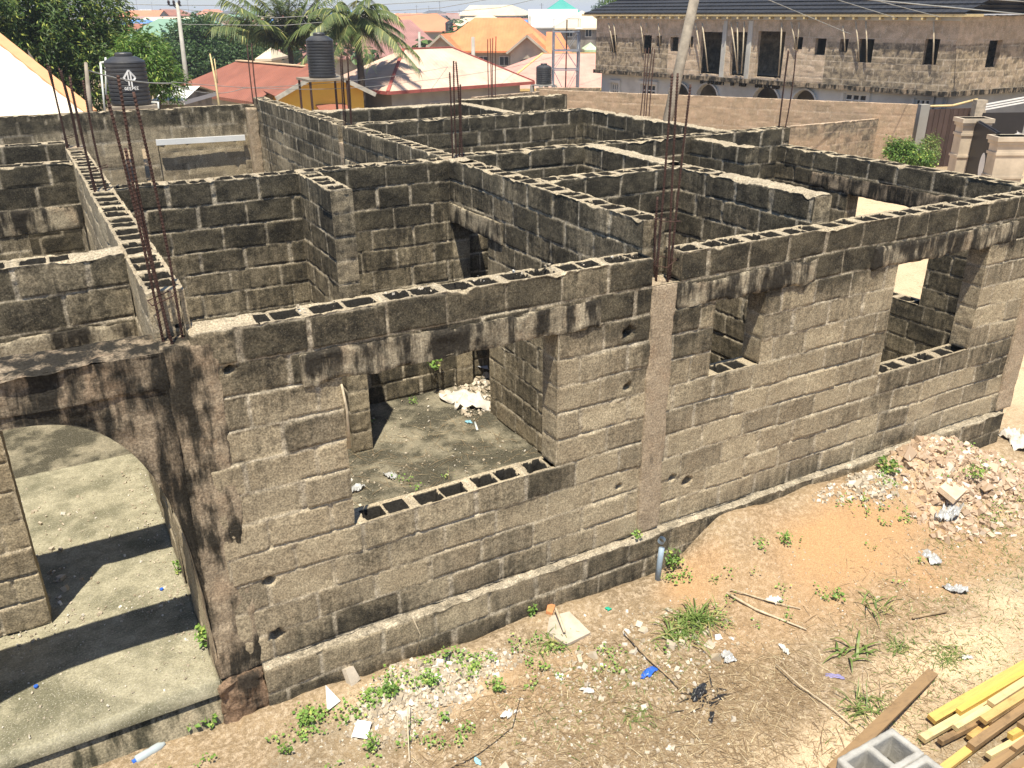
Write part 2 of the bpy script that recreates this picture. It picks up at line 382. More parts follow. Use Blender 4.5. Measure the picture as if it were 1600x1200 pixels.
def wall(name, org, axis, a0, s0, s1, z1, z0=0.0, T=.23, openings=(), res=.02, back=.08, seed=1, mold=None, parent=None,
         fills=(), holes=(), mat=None, cells=True, sills=(), label=None, toplight=.05, topres=None, zoff=0.0, frame=None, toprough=1.0):
    """axis 'x': s=x, t=+y ; axis 'y': s=y, t=+x ; custom: frame=(O,U,T)"""
    if frame: O, U, Tn = [np.array(q, float) for q in frame]
    elif axis == 'x': O, U, Tn = np.array([0, a0, 0.]), np.array([1., 0, 0]), np.array([0, 1., 0])
    else: O, U, Tn = np.array([a0, 0, 0.]), np.array([0, 1., 0]), np.array([1., 0, 0])
    Z = np.array([0, 0, 1.]); flip = np.dot(np.cross(U, Tn), Z) < 0
    mold = mold or (lambda s, z: 0*s+.5)
    VV, FF, AA, n0 = [], [], [], 0
    ops = [(max(a, s0), min(b, s1), max(c, z0), min(d, z1)) for a, b, c, d in openings]
    def emit(Lc, nrm, h, A, nx, ny, keep, rev):
        nonlocal n0
        L = Lc.copy(); sh = wob(Lc, seed)
        edge = sst(Lc[:, 2], z1-.05, z1)*np.maximum(1-sst(Lc[:, 1], 0, .03), sst(Lc[:, 1], T-.03, T))
        ch = np.maximum(vnoise(Lc*np.array([6, 0, 0])+seed, seed+80)-.35, 0)*.05+np.maximum(vnoise(Lc*np.array([25, 3, 0]), seed+81), 0)*.012
        sh[:, 2] -= edge*ch
        L = L+sh+nrm[None, :]*h[:, None]
        wv = O+L[:, 0:1]*U+L[:, 1:2]*Tn+L[:, 2:3]*Z
        i, j = np.meshgrid(np.arange(nx-1), np.arange(ny-1), indexing='ij'); k = (i*ny+j)[keep]
        f = np.stack([k, k+ny, k+ny+1, k+1], -1)
        if rev != flip: f = f[:, ::-1]
        used = np.unique(f); rm = np.full(len(wv), -1); rm[used] = np.arange(len(used))
        VV.append(wv[used]); AA.append(A[used]); FF.append(rm[f]+n0); n0 += len(used)
    def vface(t, rs, rev, sgn):
        ss = ticks([s0, s1]+[q for o in ops for q in o[:2]], rs); zs = ticks([z0, z1]+[q for o in ops for q in o[2:]], rs)
        g, k = np.meshgrid(ss, zs, indexing='ij'); s, z = g.ravel(), k.ravel()
        if rs < .05 or mat is not None:
            h, m, r = brick(s, z+zoff, seed+(0 if t == 0 else 100))
        else: h, m, r = brick(s, z+zoff, seed+(0 if t == 0 else 100)); h = h*0
        tp = np.minimum.reduce([sst(s, s0, s0+.02), 1-sst(s, s1-.02, s1), 1-sst(z, z1-.02, z1)])
        for a, b, c, d in ops:
            dd = np.hypot(np.maximum(np.maximum(a-s, s-b), 0), np.maximum(np.maximum(c-z, z-d), 0)); tp = np.minimum(tp, sst(dd, 0, .02))
        h = h*tp
        for (hs, hz, hr) in holes:
            if t == 0: h = h-.13*(1-sst(np.hypot((s-hs)*.8, z-hz)+.3*hr*vnoise(np.stack([s, z, z], -1)*30, 3), hr*.6, hr*1.2))
        P = np.stack([s, z, 0*s+seed], -1)
        mold_shade = np.clip(mold(s, z)+(r-.5)*(.5 if seed in (11, 40) else .30)+.3*fbm(P*1.3, seed+90, 2), 0, 1.3)
        keep = np.ones((len(ss)-1, len(zs)-1), bool); cs = (ss[:-1]+ss[1:])/2; cz = (zs[:-1]+zs[1:])/2
        for a, b, c, d in ops: keep &= ~(((cs > a) & (cs < b))[:, None] & ((cz > c) & (cz < d))[None, :])
        emit(np.stack([s, 0*s+t, z], -1), np.array([0, sgn, 0.]), h, np.stack([m, r, mold_shade], -1), len(ss), len(zs), keep, rev)
    vface(0, res, False, -1.0); vface(T, back, True, 1.0)
    tr = topres or res*.75
    def cap(sa, sb, z, course, dz=0.0, cells=True, depth=.17):
        ss = ticks([sa, sb], tr if cells else max(tr, .02)); ts = ticks([0, T], tr if cells else .03)
        g, k = np.meshgrid(ss, ts, indexing='ij'); s, t = g.ravel(), k.ravel(); P = np.stack([s, t, 0*s+z], -1)
        edge = np.minimum(sst(t, 0, .012), 1-sst(t, T-.012, T))
        if cells:
            d, fill, m, r = course_cells(s, t, T, course, seed)
            full = np.full(s.shape, .5)
            for qa, qb, qc, qd in ops:
                if qd < z: full = np.where((s > qa-.42) & (s < qb+.42), min(.24, z-qd-.02), full)
            dep = np.where(fill > .94, .02+.03*fill, np.where(fill > .90, .09, full)); h = -dep*sst(d, -.003, .007)
        else: h, m, r = 0*s, 0*s+.55, 0*s+.5
        nz = .006*fbm(P*14, seed+95, 3)*toprough+(.012*fbm(P*5, seed+96, 2)+.012*fbm(P*26, seed+98, 2) if not cells else 0)
        h = h+(nz-(.004 if cells else 0))*edge+dz*edge
        mold_shade = np.clip(toplight+.25*vnoise(P*7, seed+97), 0, 1.2)+np.where((h < -.03) & bool(cells), 110.0, 0)  # deep cell vertices pushed far up so their shade is painted in
        emit(np.stack([s, t, 0*s+z], -1), np.array([0, 0, 1.]), h, np.stack([np.where((h < -.05) & bool(cells), 0, np.clip(m+.35, 0, 1)), r, mold_shade], -1), len(ss), len(ts), np.ones((len(ss)-1, len(ts)-1), bool), False)
    cuts = [(a, b, c) for a, b, c, d in ops if d >= z1-1e-4]
    edges = sorted(set([s0, s1]+[q for c in cuts for q in c[:2]]+[q for f in fills for q in f[:2]]))
    for a, b in zip(edges[:-1], edges[1:]):
        mid = (a+b)/2; zc = z1
        if b-a < 1e-4: continue
        if any(p < mid < q for p, q, _ in cuts): continue
        fl = [f for f in fills if f[0] <= mid <= f[1]]
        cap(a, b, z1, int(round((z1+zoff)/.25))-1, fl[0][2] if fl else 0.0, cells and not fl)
    for a, b, c, d in ops:                               # reveals
        for s in (a, b):
            if s <= s0+1e-4 or s >= s1-1e-4: continue
            ts = ticks([0, T], max(res, .02)); zs = ticks([c, d], max(res, .02)); g, k = np.meshgrid(ts, zs, indexing='ij'); t, z = g.ravel(), k.ravel()
            cc = np.floor((z+zoff)/.25); zc = (z+zoff)-cc*.25; m = 1-sst(np.minimum(zc, .25-zc), .008, .016); P = np.stack([t+s, z, 0*t], -1)
            r = h1(cc.astype(int), int(s*10), seed); tp = np.minimum(sst(t, 0, .02), 1-sst(t, T-.02, T))
            hh = (.004*vnoise(P*30, seed+1)-m*.008)*tp
            mold_shade = np.clip(mold(0*t+s, z)*.7+(r-.5)*.4, 0, 1)
            emit(np.stack([0*t+s, t, z], -1), np.array([1.0 if s == a else -1.0, 0, 0]), hh, np.stack([m, r, mold_shade], -1), len(ts), len(zs), np.ones((len(ts)-1, len(zs)-1), bool), s == b)
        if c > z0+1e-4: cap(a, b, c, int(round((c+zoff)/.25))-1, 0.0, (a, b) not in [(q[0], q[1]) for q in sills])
        if d < z1-1e-4:
            ss = ticks([a, b], .05); ts = ticks([0, T], .06); g, k = np.meshgrid(ss, ts, indexing='ij'); s, t = g.ravel(), k.ravel()
            emit(np.stack([s, t, 0*s+d], -1), np.array([0, 0, -1.]), 0*s, np.stack([0*s+.5, 0*s+.5, 0*s+.2], -1), len(ss), len(ts), np.ones((len(ss)-1, len(ts)-1), bool), True)
    for s, rv in ((s0, True), (s1, False)):              # ends
        ts = ticks([0, T], max(res, .02)); zs = ticks([z0, z1], max(res, .02)); g, k = np.meshgrid(ts, zs, indexing='ij'); t, z = g.ravel(), k.ravel()
        cc = np.floor((z+zoff)/.25); zc = (z+zoff)-cc*.25; m = 1-sst(np.minimum(zc, .25-zc), .006, .014); P = np.stack([t+s*3, z, 0*t], -1)
        r = h1(cc.astype(int), int(abs(s)*10), seed); tp = np.minimum(np.minimum(sst(t, 0, .02), 1-sst(t, T-.02, T)), 1-sst(z, z1-.02, z1))
        hh = (.006*vnoise(P*24, seed+1)-m*.012)*tp; mold_shade = np.clip(mold(0*t+s, z)*.8+(r-.5)*.4, 0, 1)
        emit(np.stack([0*t+s, t, z], -1), np.array([-1.0 if s == s0 else 1.0, 0, 0]), hh, np.stack([m, r, mold_shade], -1), len(ts), len(zs), np.ones((len(ts)-1, len(zs)-1), bool), s == s1)
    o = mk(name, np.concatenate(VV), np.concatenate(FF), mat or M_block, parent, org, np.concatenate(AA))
    if label: o['label'] = label
    return o

def rough_box(name, x0, x1, y0, y1, z0, z1, mat, parent, res=.03, amp=.012, seed=1, notch=None, attrv=(.5, .5, .3)):
    """cast concrete member: box with displaced, worn faces"""
    VV, FF, n0 = [], [], 0
    X = [(x0, x1), (y0, y1), (z0, z1)]
    for ax in range(3):
        for sd_ in (0, 1):
            a, b = [k for k in range(3) if k != ax]
            u = ticks(X[a], res); v = ticks(X[b], res); g, k = np.meshgrid(u, v, indexing='ij')
            P = np.zeros((g.size, 3)); P[:, a] = g.ravel(); P[:, b] = k.ravel(); P[:, ax] = X[ax][sd_]
            D = np.stack([fbm(P*4+3*q, seed+q, 3)*amp+fbm(P*17+3*q, seed+8+q, 2)*amp*.5 for q in range(3)], -1)
            # worn corners
            dist = np.sort(np.stack([np.minimum(np.abs(P[:, q]-X[q][0]), np.abs(P[:, q]-X[q][1])) for q in range(3)], -1), -1)[:, 1]
            cen = np.array([(q[0]+q[1])/2 for q in X]); wr = (1-sst(dist, 0, .03))*(.006+amp*1.0*np.maximum(vnoise(P*7, seed+30), 0))
            dirv = -np.sign(P-cen)*(np.minimum(np.abs(P-np.array([q[0] for q in X])), np.abs(P-np.array([q[1] for q in X]))) < .035)
            P2 = P+D+dirv*wr[:, None]
            i, j = np.meshgrid(np.arange(len(u)-1), np.arange(len(v)-1), indexing='ij'); q = (i*len(v)+j).ravel()
            f = np.stack([q, q+len(v), q+len(v)+1, q+1], -1)
            if (ax == 1) != (sd_ == 0): f = f[:, ::-1]
            VV.append(P2); FF.append(f+n0); n0 += len(P)
    V = np.concatenate(VV); return mk(name, V, np.concatenate(FF), mat, parent, None, np.tile(np.array(attrv), (len(V), 1)))

# ================================================================ the unfinished house
HOUSE = thing('unfinished_house', 'roofless unfinished house of mould blackened hollow concrete blocks filling the foreground', 'unfinished building', (4.7, 0, 0))
def rect_m(z): return z
def mold_front(s, z):
    return .10+.80*sst(z, 1.9, 2.5)+.25*sst(z, .9, 2.0)*(.5+.5*vnoise(np.stack([s*.8, z*1.2, 0*s], -1), 77))+.42*(1-sst(z, .03, .36))+.55*np.maximum(vnoise(np.stack([s*1.1, z*1.6, 0*s+8], -1), 76), 0)+.55*sst(s, 1.6, 1.72)*(1-sst(s, 3.4, 3.9))*sst(z, .45, .85)*(1-sst(z, 1.0, 1.1))+.3*sst(s, 4.7, 5.2)*(1-sst(s, 5.2, 5.9))*(z > 1.2)*(z < 2.2)+.25*sst(s, 7, 8)*sst(z, .2, .8)*(1-sst(z, 1.0, 1.2))
def mold_in(s, z): return .86+.28*sst(z, 1.9, 2.7)+.15*vnoise(np.stack([s*.9, z*1.1, 0*s+3], -1), 78)
def mold_grey(s, z): return .62+.22*vnoise(np.stack([s*1.7, z*.5, 0*s+3], -1), 79)+.25*sst(z, 1.8, 2.7)
def mold_tan(s, z): return .25+.15*vnoise(np.stack([s*.9, z*1.1, 0*s+5], -1), 79)

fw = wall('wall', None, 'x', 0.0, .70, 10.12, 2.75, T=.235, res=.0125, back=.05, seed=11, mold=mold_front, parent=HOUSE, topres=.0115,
     openings=[(1.68, 3.51, 1.0, 2.25), (5.19, 5.82, 1.5, 2.25), (7.65, 9.18, 1.0, 2.25), (4.44, 4.76, 2.5, 2.75)],
     fills=[(.70, 1.16, -.03)], holes=[(.98, .72, .032), (.98, .22, .045), (4.25, 1.60, .035), (4.22, .60, .028), (5.05, .42, .045), (4.85, .52, .028), (.92, 2.46, .028), (4.22, 2.12, .05)],
     label='long front wall with three window openings')
mp = HOUSE
def lintel(par, x0, x1, y0, y1, z0, z1, mat=None, **k): return rough_box('lintel', x0, x1, y0, y1, z0, z1, mat or M_cast, par, **k)
lintel(fw, 1.38, 3.93, -.020, .245, 2.235, 2.475, res=.02, amp=.02, seed=3)
lintel(fw, 4.74, 6.45, -.020, .245, 2.235, 2.475, res=.02, amp=.02, seed=4)
lintel(fw, 7.22, 9.62, -.020, .245, 2.235, 2.475, res=.025, amp=.02, seed=5)
# walls running away from the camera
wA = wall('wall', None, 'y', .51, .2, 7.45, 3.0, T=.235, res=.014, back=.03, seed=21, mold=mold_tan, parent=HOUSE, topres=.0125, fills=[(4.0, 4.22, -.02)], toplight=0)
wB = wall('wall', None, 'y', 4.5, .24, 4.10, 3.0, T=.235, res=.014, back=.03, seed=22, mold=mold_grey, parent=HOUSE, topres=.0125, openings=[(3.1, 4.04, 0, 2.25)], fills=[(3.85, 4.10, 0)], toplight=.02)
lintel(wB, 4.476, 4.745, 2.75, 4.08, 2.24, 2.48, res=.03)
wG = wall('wall', None, 'y', 4.5, 4.33, 13.7, 3.0, T=.235, res=.025, back=.03, seed=23, mold=mold_grey, parent=HOUSE, topres=.018, openings=[(8.02, 8.26, 2.5, 3.0)])
lintel(wG, 4.475, 4.75, 6.2, 8.0, 2.24, 2.49, res=.04)
# walls running across
wD = wall('wall', None, 'x', 4.08, .745, 4.74, 3.0, T=.24, res=.014, back=.08, seed=24, mold=mold_in, parent=HOUSE, topres=.0125)
wS = wall('wall', None, 'y', 2.63, 2.93, 4.08, 3.0, T=.235, res=.014, back=.014, seed=25, mold=lambda s, z: mold_in(s, z)*.75, parent=HOUSE, topres=.0125)
wE = wall('wall', None, 'x', 13.7, -4.0, 4.5, 2.85, T=.24, res=.04, back=.1, seed=26, mold=lambda s, z: mold_in(s, z)-.45+.3*sst(z,2.5,2.6), parent=HOUSE,
     openings=[(2.45, 4.18, 1.2, 2.25), (1.75, 1.93, .6, 2.1), (2.14, 2.25, .6, 2.1)], topres=.03, label='far wall with a blocked up window under a white board')
wall('wall', None, 'x', 13.735, 2.45, 4.18, 2.24, z0=1.2, T=.1, res=.04, back=.2, seed=27, mold=mold_tan, parent=HOUSE, cells=False)
wH1 = wall('wall', None, 'x', 8.05, 4.735, 9.1, 3.0, T=.235, res=.022, back=.08, seed=28, mold=mold_in, parent=HOUSE, topres=.018)
wH2 = wall('wall', None, 'y', 9.1, 4.46, 8.285, 3.0, T=.235, res=.022, back=.05, seed=29, mold=lambda s, z: mold_in(s, z)-.1, parent=HOUSE, topres=.018, fills=[(4.46, 8.285, -.02)])
wH0 = wall('wall', None, 'x', 10.15, 4.735, 7.84, 3.0, T=.235, res=.035, back=.1, seed=30, mold=lambda s, z: mold_in(s, z)+.15, parent=HOUSE, topres=.025, fills=[(4.735, 7.84, -.0)])
wall('wall', None, 'y', 7.6, 8.285, 10.15, 3.0, T=.235, res=.03, back=.05, seed=31, mold=mold_in, parent=HOUSE, topres=.02, fills=[(8.285, 10.15, 0)])
wall('wall', None, 'x', 10.55, 7.84, 10.36, 3.02, T=.235, res=.035, back=.1, seed=32, mold=lambda s, z: mold_in(s, z)+.2, parent=HOUSE, topres=.025, fills=[(7.84, 10.36, -.03)])
wI = wall('wall', None, 'x', 4.22, 4.735, 10.36, 3.0, T=.24, res=.018, back=.06, seed=33, mold=mold_in, parent=HOUSE, topres=.014)
wJ = wall('wall', None, 'x', 2.24, 4.735, 6.55, 3.0, T=.235, res=.018, back=.05, seed=34, mold=mold_in, parent=HOUSE, topres=.014)
wK = wall('wall', None, 'y', 6.55, .24, 4.22, 3.0, T=.235, res=.015, back=.03, seed=35, mold=lambda s, z: mold_in(s, z)-.18, parent=HOUSE, topres=.0125, fills=[(.24, 1.6, .012), (2.5, 4.22, .01)])
wL = wall('wall', None, 'y', 8.4, 3.12, 4.22, 2.97, T=.235, res=.018, back=.02, seed=36, mold=lambda s, z: mold_in(s, z)-.1, parent=HOUSE, topres=.014, fills=[(3.12, 4.22, -.02)], toprough=3.0, label='short broken wall stub with a rubbled top')
wM = wall('wall', None, 'y', 10.13, .24, 4.22, 2.75, T=.235, res=.018, back=.04, seed=37, mold=mold_in, parent=HOUSE, topres=.014, openings=[(1.36, 2.79, 1.0, 2.25)])
lintel(wM, 10.115, 10.38, 1.0, 3.5, 2.24, 2.48, res=.03, mat=M_beam, amp=.016)
wN = wall('wall', None, 'x', 6.2, -3.2, .51, 3.0, T=.235, res=.02, back=.08, seed=38, mold=mold_in, parent=HOUSE, topres=.016, openings=[(-.13, .505, .9, 2.2)])
lintel(wN, -2.2, .50, 6.185, 6.445, 2.2, 2.5, res=.03, seed=8, amp=.02)
wN2 = wall('wall', None, 'x', 8.05, -3.2, .60, 3.0, T=.235, res=.025, back=.1, seed=39, mold=lambda s, z: mold_in(s, z)+.15, parent=HOUSE, topres=.02)
wP = wall('wall', None, 'x', 1.34, -3.2, .51, 3.0, T=.235, res=.0125, back=.05, seed=40, mold=lambda s, z: mold_front(s, z)*.9, parent=HOUSE, topres=.0115, openings=[(-.56, .505, 0, 2.25)], fills=[(.15, .51, -.01)])
lintel(wP, -2.6, .50, 1.325, 1.585, 2.235, 2.475, res=.02, seed=9, amp=.016)
wall('wall', None, 'y', -3.43, -.2, 13.9, 2.9, T=.23, res=.1, back=.2, seed=41, mold=mold_in, parent=HOUSE, cells=False)
wall('wall', None, 'y', 10.36, 4.46, 13.7, 2.6, z0=-.0, T=.2, res=.1, back=.2, seed=42, mold=mold_in, parent=HOUSE, cells=False, openings=[(4.6, 10.3, 1.2, 2.6)])

# concrete columns with starter bars
def column(x0, x1, y0, y1, z0, z1, seed, label=None, mat=None, amp=.01):
    o = rough_box('column', x0, x1, y0, y1, z0, z1, mat or M_column, HOUSE, res=.02, amp=amp, seed=seed)
    if label: o['label'] = label
    return o
def rebar(par, base, top, r=.008, seed=0, bend=.02):
    rr = random.Random(seed); base = np.array(base, float); top = np.array(top, float); pts = []
    ox, oy = rr.uniform(-1, 1)*bend, rr.uniform(-1, 1)*bend
    for k in range(9):
        f = k/8; pts.append(base*(1-f)+top*f+np.array([ox, oy, 0])*math.sin(f*math.pi))
    n = MB(); n.tube(pts, r, 8)
    L = np.linalg.norm(top-base); 
    if r > .007:
        for q in range(int(L/.022)):
            f = (q+.5)*.022/L; k = min(int(f*8), 7); g = f*8-k; p = pts[k]*(1-g)+pts[k+1]*g; n.box(p, (r*2.12, r*2.12, .005), (1, .3, 0), (0, .25, 1))
    o = n.build('rebar', M_rust, par, smooth=True); return o
def stirrup(par, c, w, d, rz=0.1, r=.004, tilt=.02):
    n = MB(); P = []
    for a, b in ((-1, -1), (1, -1), (1, 1), (-1, 1), (-1, -1)):
        x, y = a*w/2, b*d/2; P.append((c[0]+x*math.cos(rz)-y*math.sin(rz), c[1]+x*math.sin(rz)+y*math.cos(rz), c[2]+tilt*a))
    n.tube(P, r, 6); n.build('stirrup', M_rust, par, smooth=True)
cl = column(.512, .86, -.008, .37, -.02, 2.69, 51, 'smeared dark stained concrete corner column beside the porch arch', M_smear, .016)
cm = column(4.445, 4.715, -.018, .24, .0, 2.50, 52, 'rough pale brown concrete column rising up the middle of the front wall')
cr = column(10.06, 10.37, -.03, .24, -.0, 2.74, 53, 'rough concrete column at the right end of the front wall')
cd_ = column(4.49, 4.745, 4.09, 4.33, 2.4, 2.99, 54); cg = column(4.5, 4.73, 8.03, 8.26, -.0, 2.72, 55)
ci = column(10.14, 10.355, 4.23, 4.45, 2.5, 2.985, 56); ca = column(.515, .74, 7.45, 7.7, 0, 3.0, 57)
for i, (b, t) in enumerate([((.555, .12, 2.66), (.49, .12, 4.21)), ((.60, .14, 2.66), (.575, .20, 4.31)), ((.675, .12, 2.66), (.635, .13, 4.22)), ((.60, .05, 2.66), (.53, .05, 3.92))]): rebar(cl, b, t, .008, i)
for i, (b, t) in enumerate([((4.565, .10, 2.46), (4.59, .10, 4.19)), ((4.64, .03, 2.46), (4.66, .12, 4.19)), ((4.715, .10, 2.46), (4.80, .12, 4.10)), ((4.63, .19, 2.46), (4.62, .22, 3.2))]): rebar(cm, b, t, .0085, 10+i)
stirrup(cm, (4.635, .10, 2.66), .16, .16, .35, .004); stirrup(cm, (4.65, .11, 3.02), .17, .16, .2, .004, -.01); stirrup(cl, (.585, .11, 2.98), .14, .12, .1)
stirrup(ca, (.6, 7.6, 3.13), .18, .15)
for i, (dx, dy) in enumerate([(0, 0), (.03, .06), (.13, 0), (.15, .05)]): rebar(ca, (.53+dx, 7.52+dy, 2.9), (.50+dx, 7.5+dy, 4.05-.03*i), .0095, 20+i)
am = column(.53, .735, 4.0, 4.22, 2.6, 2.97, 58)
for i, (b, t) in enumerate([((.56, 4.05, 2.9), (.53, 4.02, 4.03)), ((.585, 4.13, 2.9), (.545, 4.15, 4.08)), ((.67, 4.08, 2.9), (.65, 4.08, 4.05))]): rebar(am, b, t, .0095, 30+i)
stirrup(am, (.63, 4.0, 3.23), .17, .15, -.05)
for i, (dx, dy) in enumerate([(0, 0), (.05, .08), (.11, 0), (.16, .1), (.08, .16)]): rebar(cg, (4.55+dx, 8.06+dy, 2.6), (4.57+dx, 8.04+dy, 4.02+.05*(i % 2)), .009, 40+i)
for i, (b, t) in enumerate([((4.58, 4.15, 2.9), (4.575, 4.15, 3.99)), ((4.66, 4.2, 2.9), (4.655, 4.2, 4.11)), ((4.70, 4.22, 2.9), (4.695, 4.22, 4.10)), ((4.71, 4.15, 2.9), (4.705, 4.14, 3.85))]): rebar(cd_, b, t, .009, 50+i)
for i, (b, t) in enumerate([((10.20, 4.3, 2.9), (10.21, 4.3, 4.09)), ((10.26, 4.37, 2.9), (10.27, 4.37, 4.10)), ((10.32, 4.3, 2.9), (10.36, 4.3, 4.09))]): rebar(ci, b, t, .009, 60+i)
p0 = atd(1005, 182, 17.5); ch = column(p0[0]-.12, p0[0]+.14, p0[1]-.12, p0[1]+.14, 0, p0[2], 59)
for i, (px, py, qx, qy) in enumerate([(1000, 180, 1009, 76), (1006, 180, 1014, 75), (1009, 182, 1020, 73), (1014, 180, 1023, 77)]): rebar(ch, atd(px, py, 17.5)-np.array([0, 0, .15]), atd(qx, qy, 17.5), .010, 70+i)
p0 = atd(769, 155, 19.5); cq = column(p0[0]-.15, p0[0]+.15, p0[1]-.12, p0[1]+.12, 0, p0[2], 60)
for i, (px, qx, qy) in enumerate([(764, 762, 61), (768, 766, 60), (770, 770, 59), (774, 775, 57)]): rebar(cq, atd(px, 158, 19.5+.1*i), atd(qx, qy, 19.5+.1*i), .010, 80+i)
p0 = atd(402, 158, 17.3)
cc = column(4.3, 4.5, 13.48, 13.7, 0, 2.8, 61)
for i, (px, qx, qy) in enumerate([(396, 386, 70), (402, 393, 68)]): rebar(cc, atd(px, 162, 16.8), atd(qx, qy, 16.8), .011, 90+i)

# porch beam with its arch
def arch_beam():
    x0, x1, y0, y1, zt = -3.2, .53, -.005, .375, 2.665
    xs = ticks([x0, x1], .02); Vs = []; n0 = 0; FFs = []
    def sof(x):
        u = np.clip(np.abs(x+.49)/1.01, 0, 1); a = 2.35*(1-u**3)**(1/3); return np.where(np.abs(x+.49) < 1.01, a, 0)
    for y, rv in ((y0, False), (y1, True)):
        nz = 60; V = []
        for x in xs:
            zb = float(sof(np.array(x))); V += [(x, y, zb+(zt-zb)*k/nz) for k in range(nz+1)]
        V = np.array(V); V[:, 1] += fbm(V*5, 5, 3)*.02+fbm(V*20, 6, 2)*.008
        step = (V[:, 2] > 2.42)*-.014*(1 if not rv else 0); V[:, 1] += step
        i, j = np.meshgrid(np.arange(len(xs)-1), np.arange(nz), indexing='ij'); q = (i*(nz+1)+j).ravel(); f = np.stack([q, q+nz+1, q+nz+2, q+1], -1)
        Vs.append(V); FFs.append((f[:, ::-1] if rv else f)+n0); n0 += len(V)
    ys = ticks([y0-.012, y1], .02)
    for zf, rv in ((lambda x: 0*x+zt, False), (sof, True)):
        g, k = np.meshgrid(xs, ys, indexing='ij'); x, y = g.ravel(), k.ravel(); V = np.stack([x, y, zf(x)], -1)
        if not rv:
            d = fbm(V*7, 7, 3)*.03+fbm(V*25, 8, 2)*.014; V[:, 2] += d; V[:, 1] += np.where(y < y0, -.02-.02*vnoise(V*6, 9), 0)*(x < .1)
        i, j = np.meshgrid(np.arange(len(xs)-1), np.arange(len(ys)-1), indexing='ij'); q = (i*len(ys)+j).ravel(); f = np.stack([q, q+len(ys), q+len(ys)+1, q+1], -1)
        Vs.append(V); FFs.append((f[:, ::-1] if rv else f)+n0); n0 += len(V)
    V = np.concatenate(Vs)
    o = mk('porch_beam', V, np.concatenate(FFs), M_beam, HOUSE); o['label'] = 'mould streaked porch beam with an arch underneath'
arch_beam()
def sheet(name, x0, x1, y0, y1, z, mat, par, res=.03, amp=.008, seed=1, thick=.1):
    xs = ticks([x0, x1], res); ys = ticks([y0, y1], res); g, k = np.meshgrid(xs, ys, indexing='ij'); x, y = g.ravel(), k.ravel()
    P = np.stack([x, y, 0*x], -1); V = P.copy(); V[:, 2] = z+fbm(P*3, seed, 3)*amp+fbm(P*15, seed+3, 2)*amp*.4
    i, j = np.meshgrid(np.arange(len(xs)-1), np.arange(len(ys)-1), indexing='ij'); q = (i*len(ys)+j).ravel(); f = np.stack([q, q+len(ys), q+len(ys)+1, q+1], -1)
    # skirt
    nx, ny = len(xs), len(ys); ring = [i*ny for i in range(nx)]+[(nx-1)*ny+j for j in range(1, ny)]+[i*ny+ny-1 for i in range(nx-2, -1, -1)]+[j for j in range(ny-2, 0, -1)]
    low = V[ring].copy(); low[:, 2] = z-thick; n = len(V); V = np.concatenate([V, low]); R_ = np.array(ring); K = np.arange(len(ring))
    f2 = np.stack([R_, n+K, n+(K+1) % len(ring), R_[(K+1) % len(ring)]], -1)
    return mk(name, V, np.concatenate([f, f2]), mat, par, smooth=True)
sheet('porch_floor', -3.25, .512, -.04, 4.2, .0, M_porch, HOUSE, .03, .010, 3, .12)
sheet('porch_footing', -3.24, .50, -.02, .3, -.125, M_plinth, HOUSE, .03, .02, 5, .7)
sheet('floor_slab', .5, 10.3, .02, 13.75, -.004, M_floor, HOUSE, .04, .012, 4, .45)
sheet('floor_slab', -3.2, .5, 4.21, 13.75, -.006, M_floor, HOUSE, .06, .012, 6, .45)
# plinth: a course of footing blocks standing proud of the wall
wall('plinth', None, 'x', -.085, .84, 10.14, -.006, z0=-.76, T=.11, res=.016, back=.2, seed=45, mold=lambda s, z: .62+.45*(1-sst(z, -.5, -.2))+.3*vnoise(np.stack([s*1.2, z*2, 0*s], -1), 44)-.35*sst(z, -.06, 0), parent=HOUSE, cells=False, zoff=1.0, toplight=.75, label='low footing of two block courses along the front wall')
rough_box('broken_footing', .50, .84, -.075, .02, -.80, -.03, cast_mat('earthy_break', (.30, .20, .13), (.22, .15, .10), (.05, .04, .03), .5), HOUSE, res=.015, amp=.05, seed=16)
# white board over the blocked window
MB().bar((2.42, 13.6, 2.22), (4.2, 13.6, 2.20), .05, .11).build('board', M_white, wE)
# vertical pipe and cavity in the front wall foot
dp = MB(); dp.tube([(4.62, -.19, .0), (4.62, -.17, -.04)], [.034, .034], 14, False)
dp.tube([(4.62, -.19, -.10), (4.60, -.2, -.25), (4.58, -.21, -.5)], .028, 12); dp.build('drain_pipe', plain('bluish_pipe', (.30, .38, .46), .5), HOUSE, smooth=True)
# ================================================================ ground
def gz(x, y):
    x = np.asarray(x, float); y = np.asarray(y, float); P = np.stack([x, y, 0*x], -1)
    base = -.47+0*x
    far = sst(y+.45*(x-12)*(x > 12), 13, 36); base = base-1.25*far
    base = base-.12*sst(x, 10.3, 12.5)*sst(y, -1.5, 3)
    near = 1-sst(np.hypot(x-4, y), 25, 40)
    b = base+.045*fbm(P*.9, 301, 3)*near+.024*fbm(P*4.5, 302, 3)*near
    # rubble mounds against the wall
    for cx, cy, rx, ry, h in ((8.75, -.55, 1.05, .62, .33), (7.35, -.38, .5, .3, .10), (2.05, -.42, .75, .36, .12), (3.9, -1.1, .8, .5, .04)):
        d = np.hypot((x-cx)/rx, (y-cy)/ry); b = b+h*(1-sst(d+.15*vnoise(P*5, 303), .1, 1.15))*(1+.25*vnoise(P*7, 304))
    b = b+(.37+.04*vnoise(P*2.1, 306))*sst(x, 4.75, 5.5)*(1-sst(x, 8.4, 9.3))*np.exp(-(np.minimum(y+.12, 0)/.85)**2)*(1-sst(y, .1, .2))
    b = b+.06*(1-sst(x, 1.0, 2.4))*(y < .3)
    b = b+.05*np.exp(-((y+.17)/.12)**2)*(x > .6)*(x < 10.3)
    return b
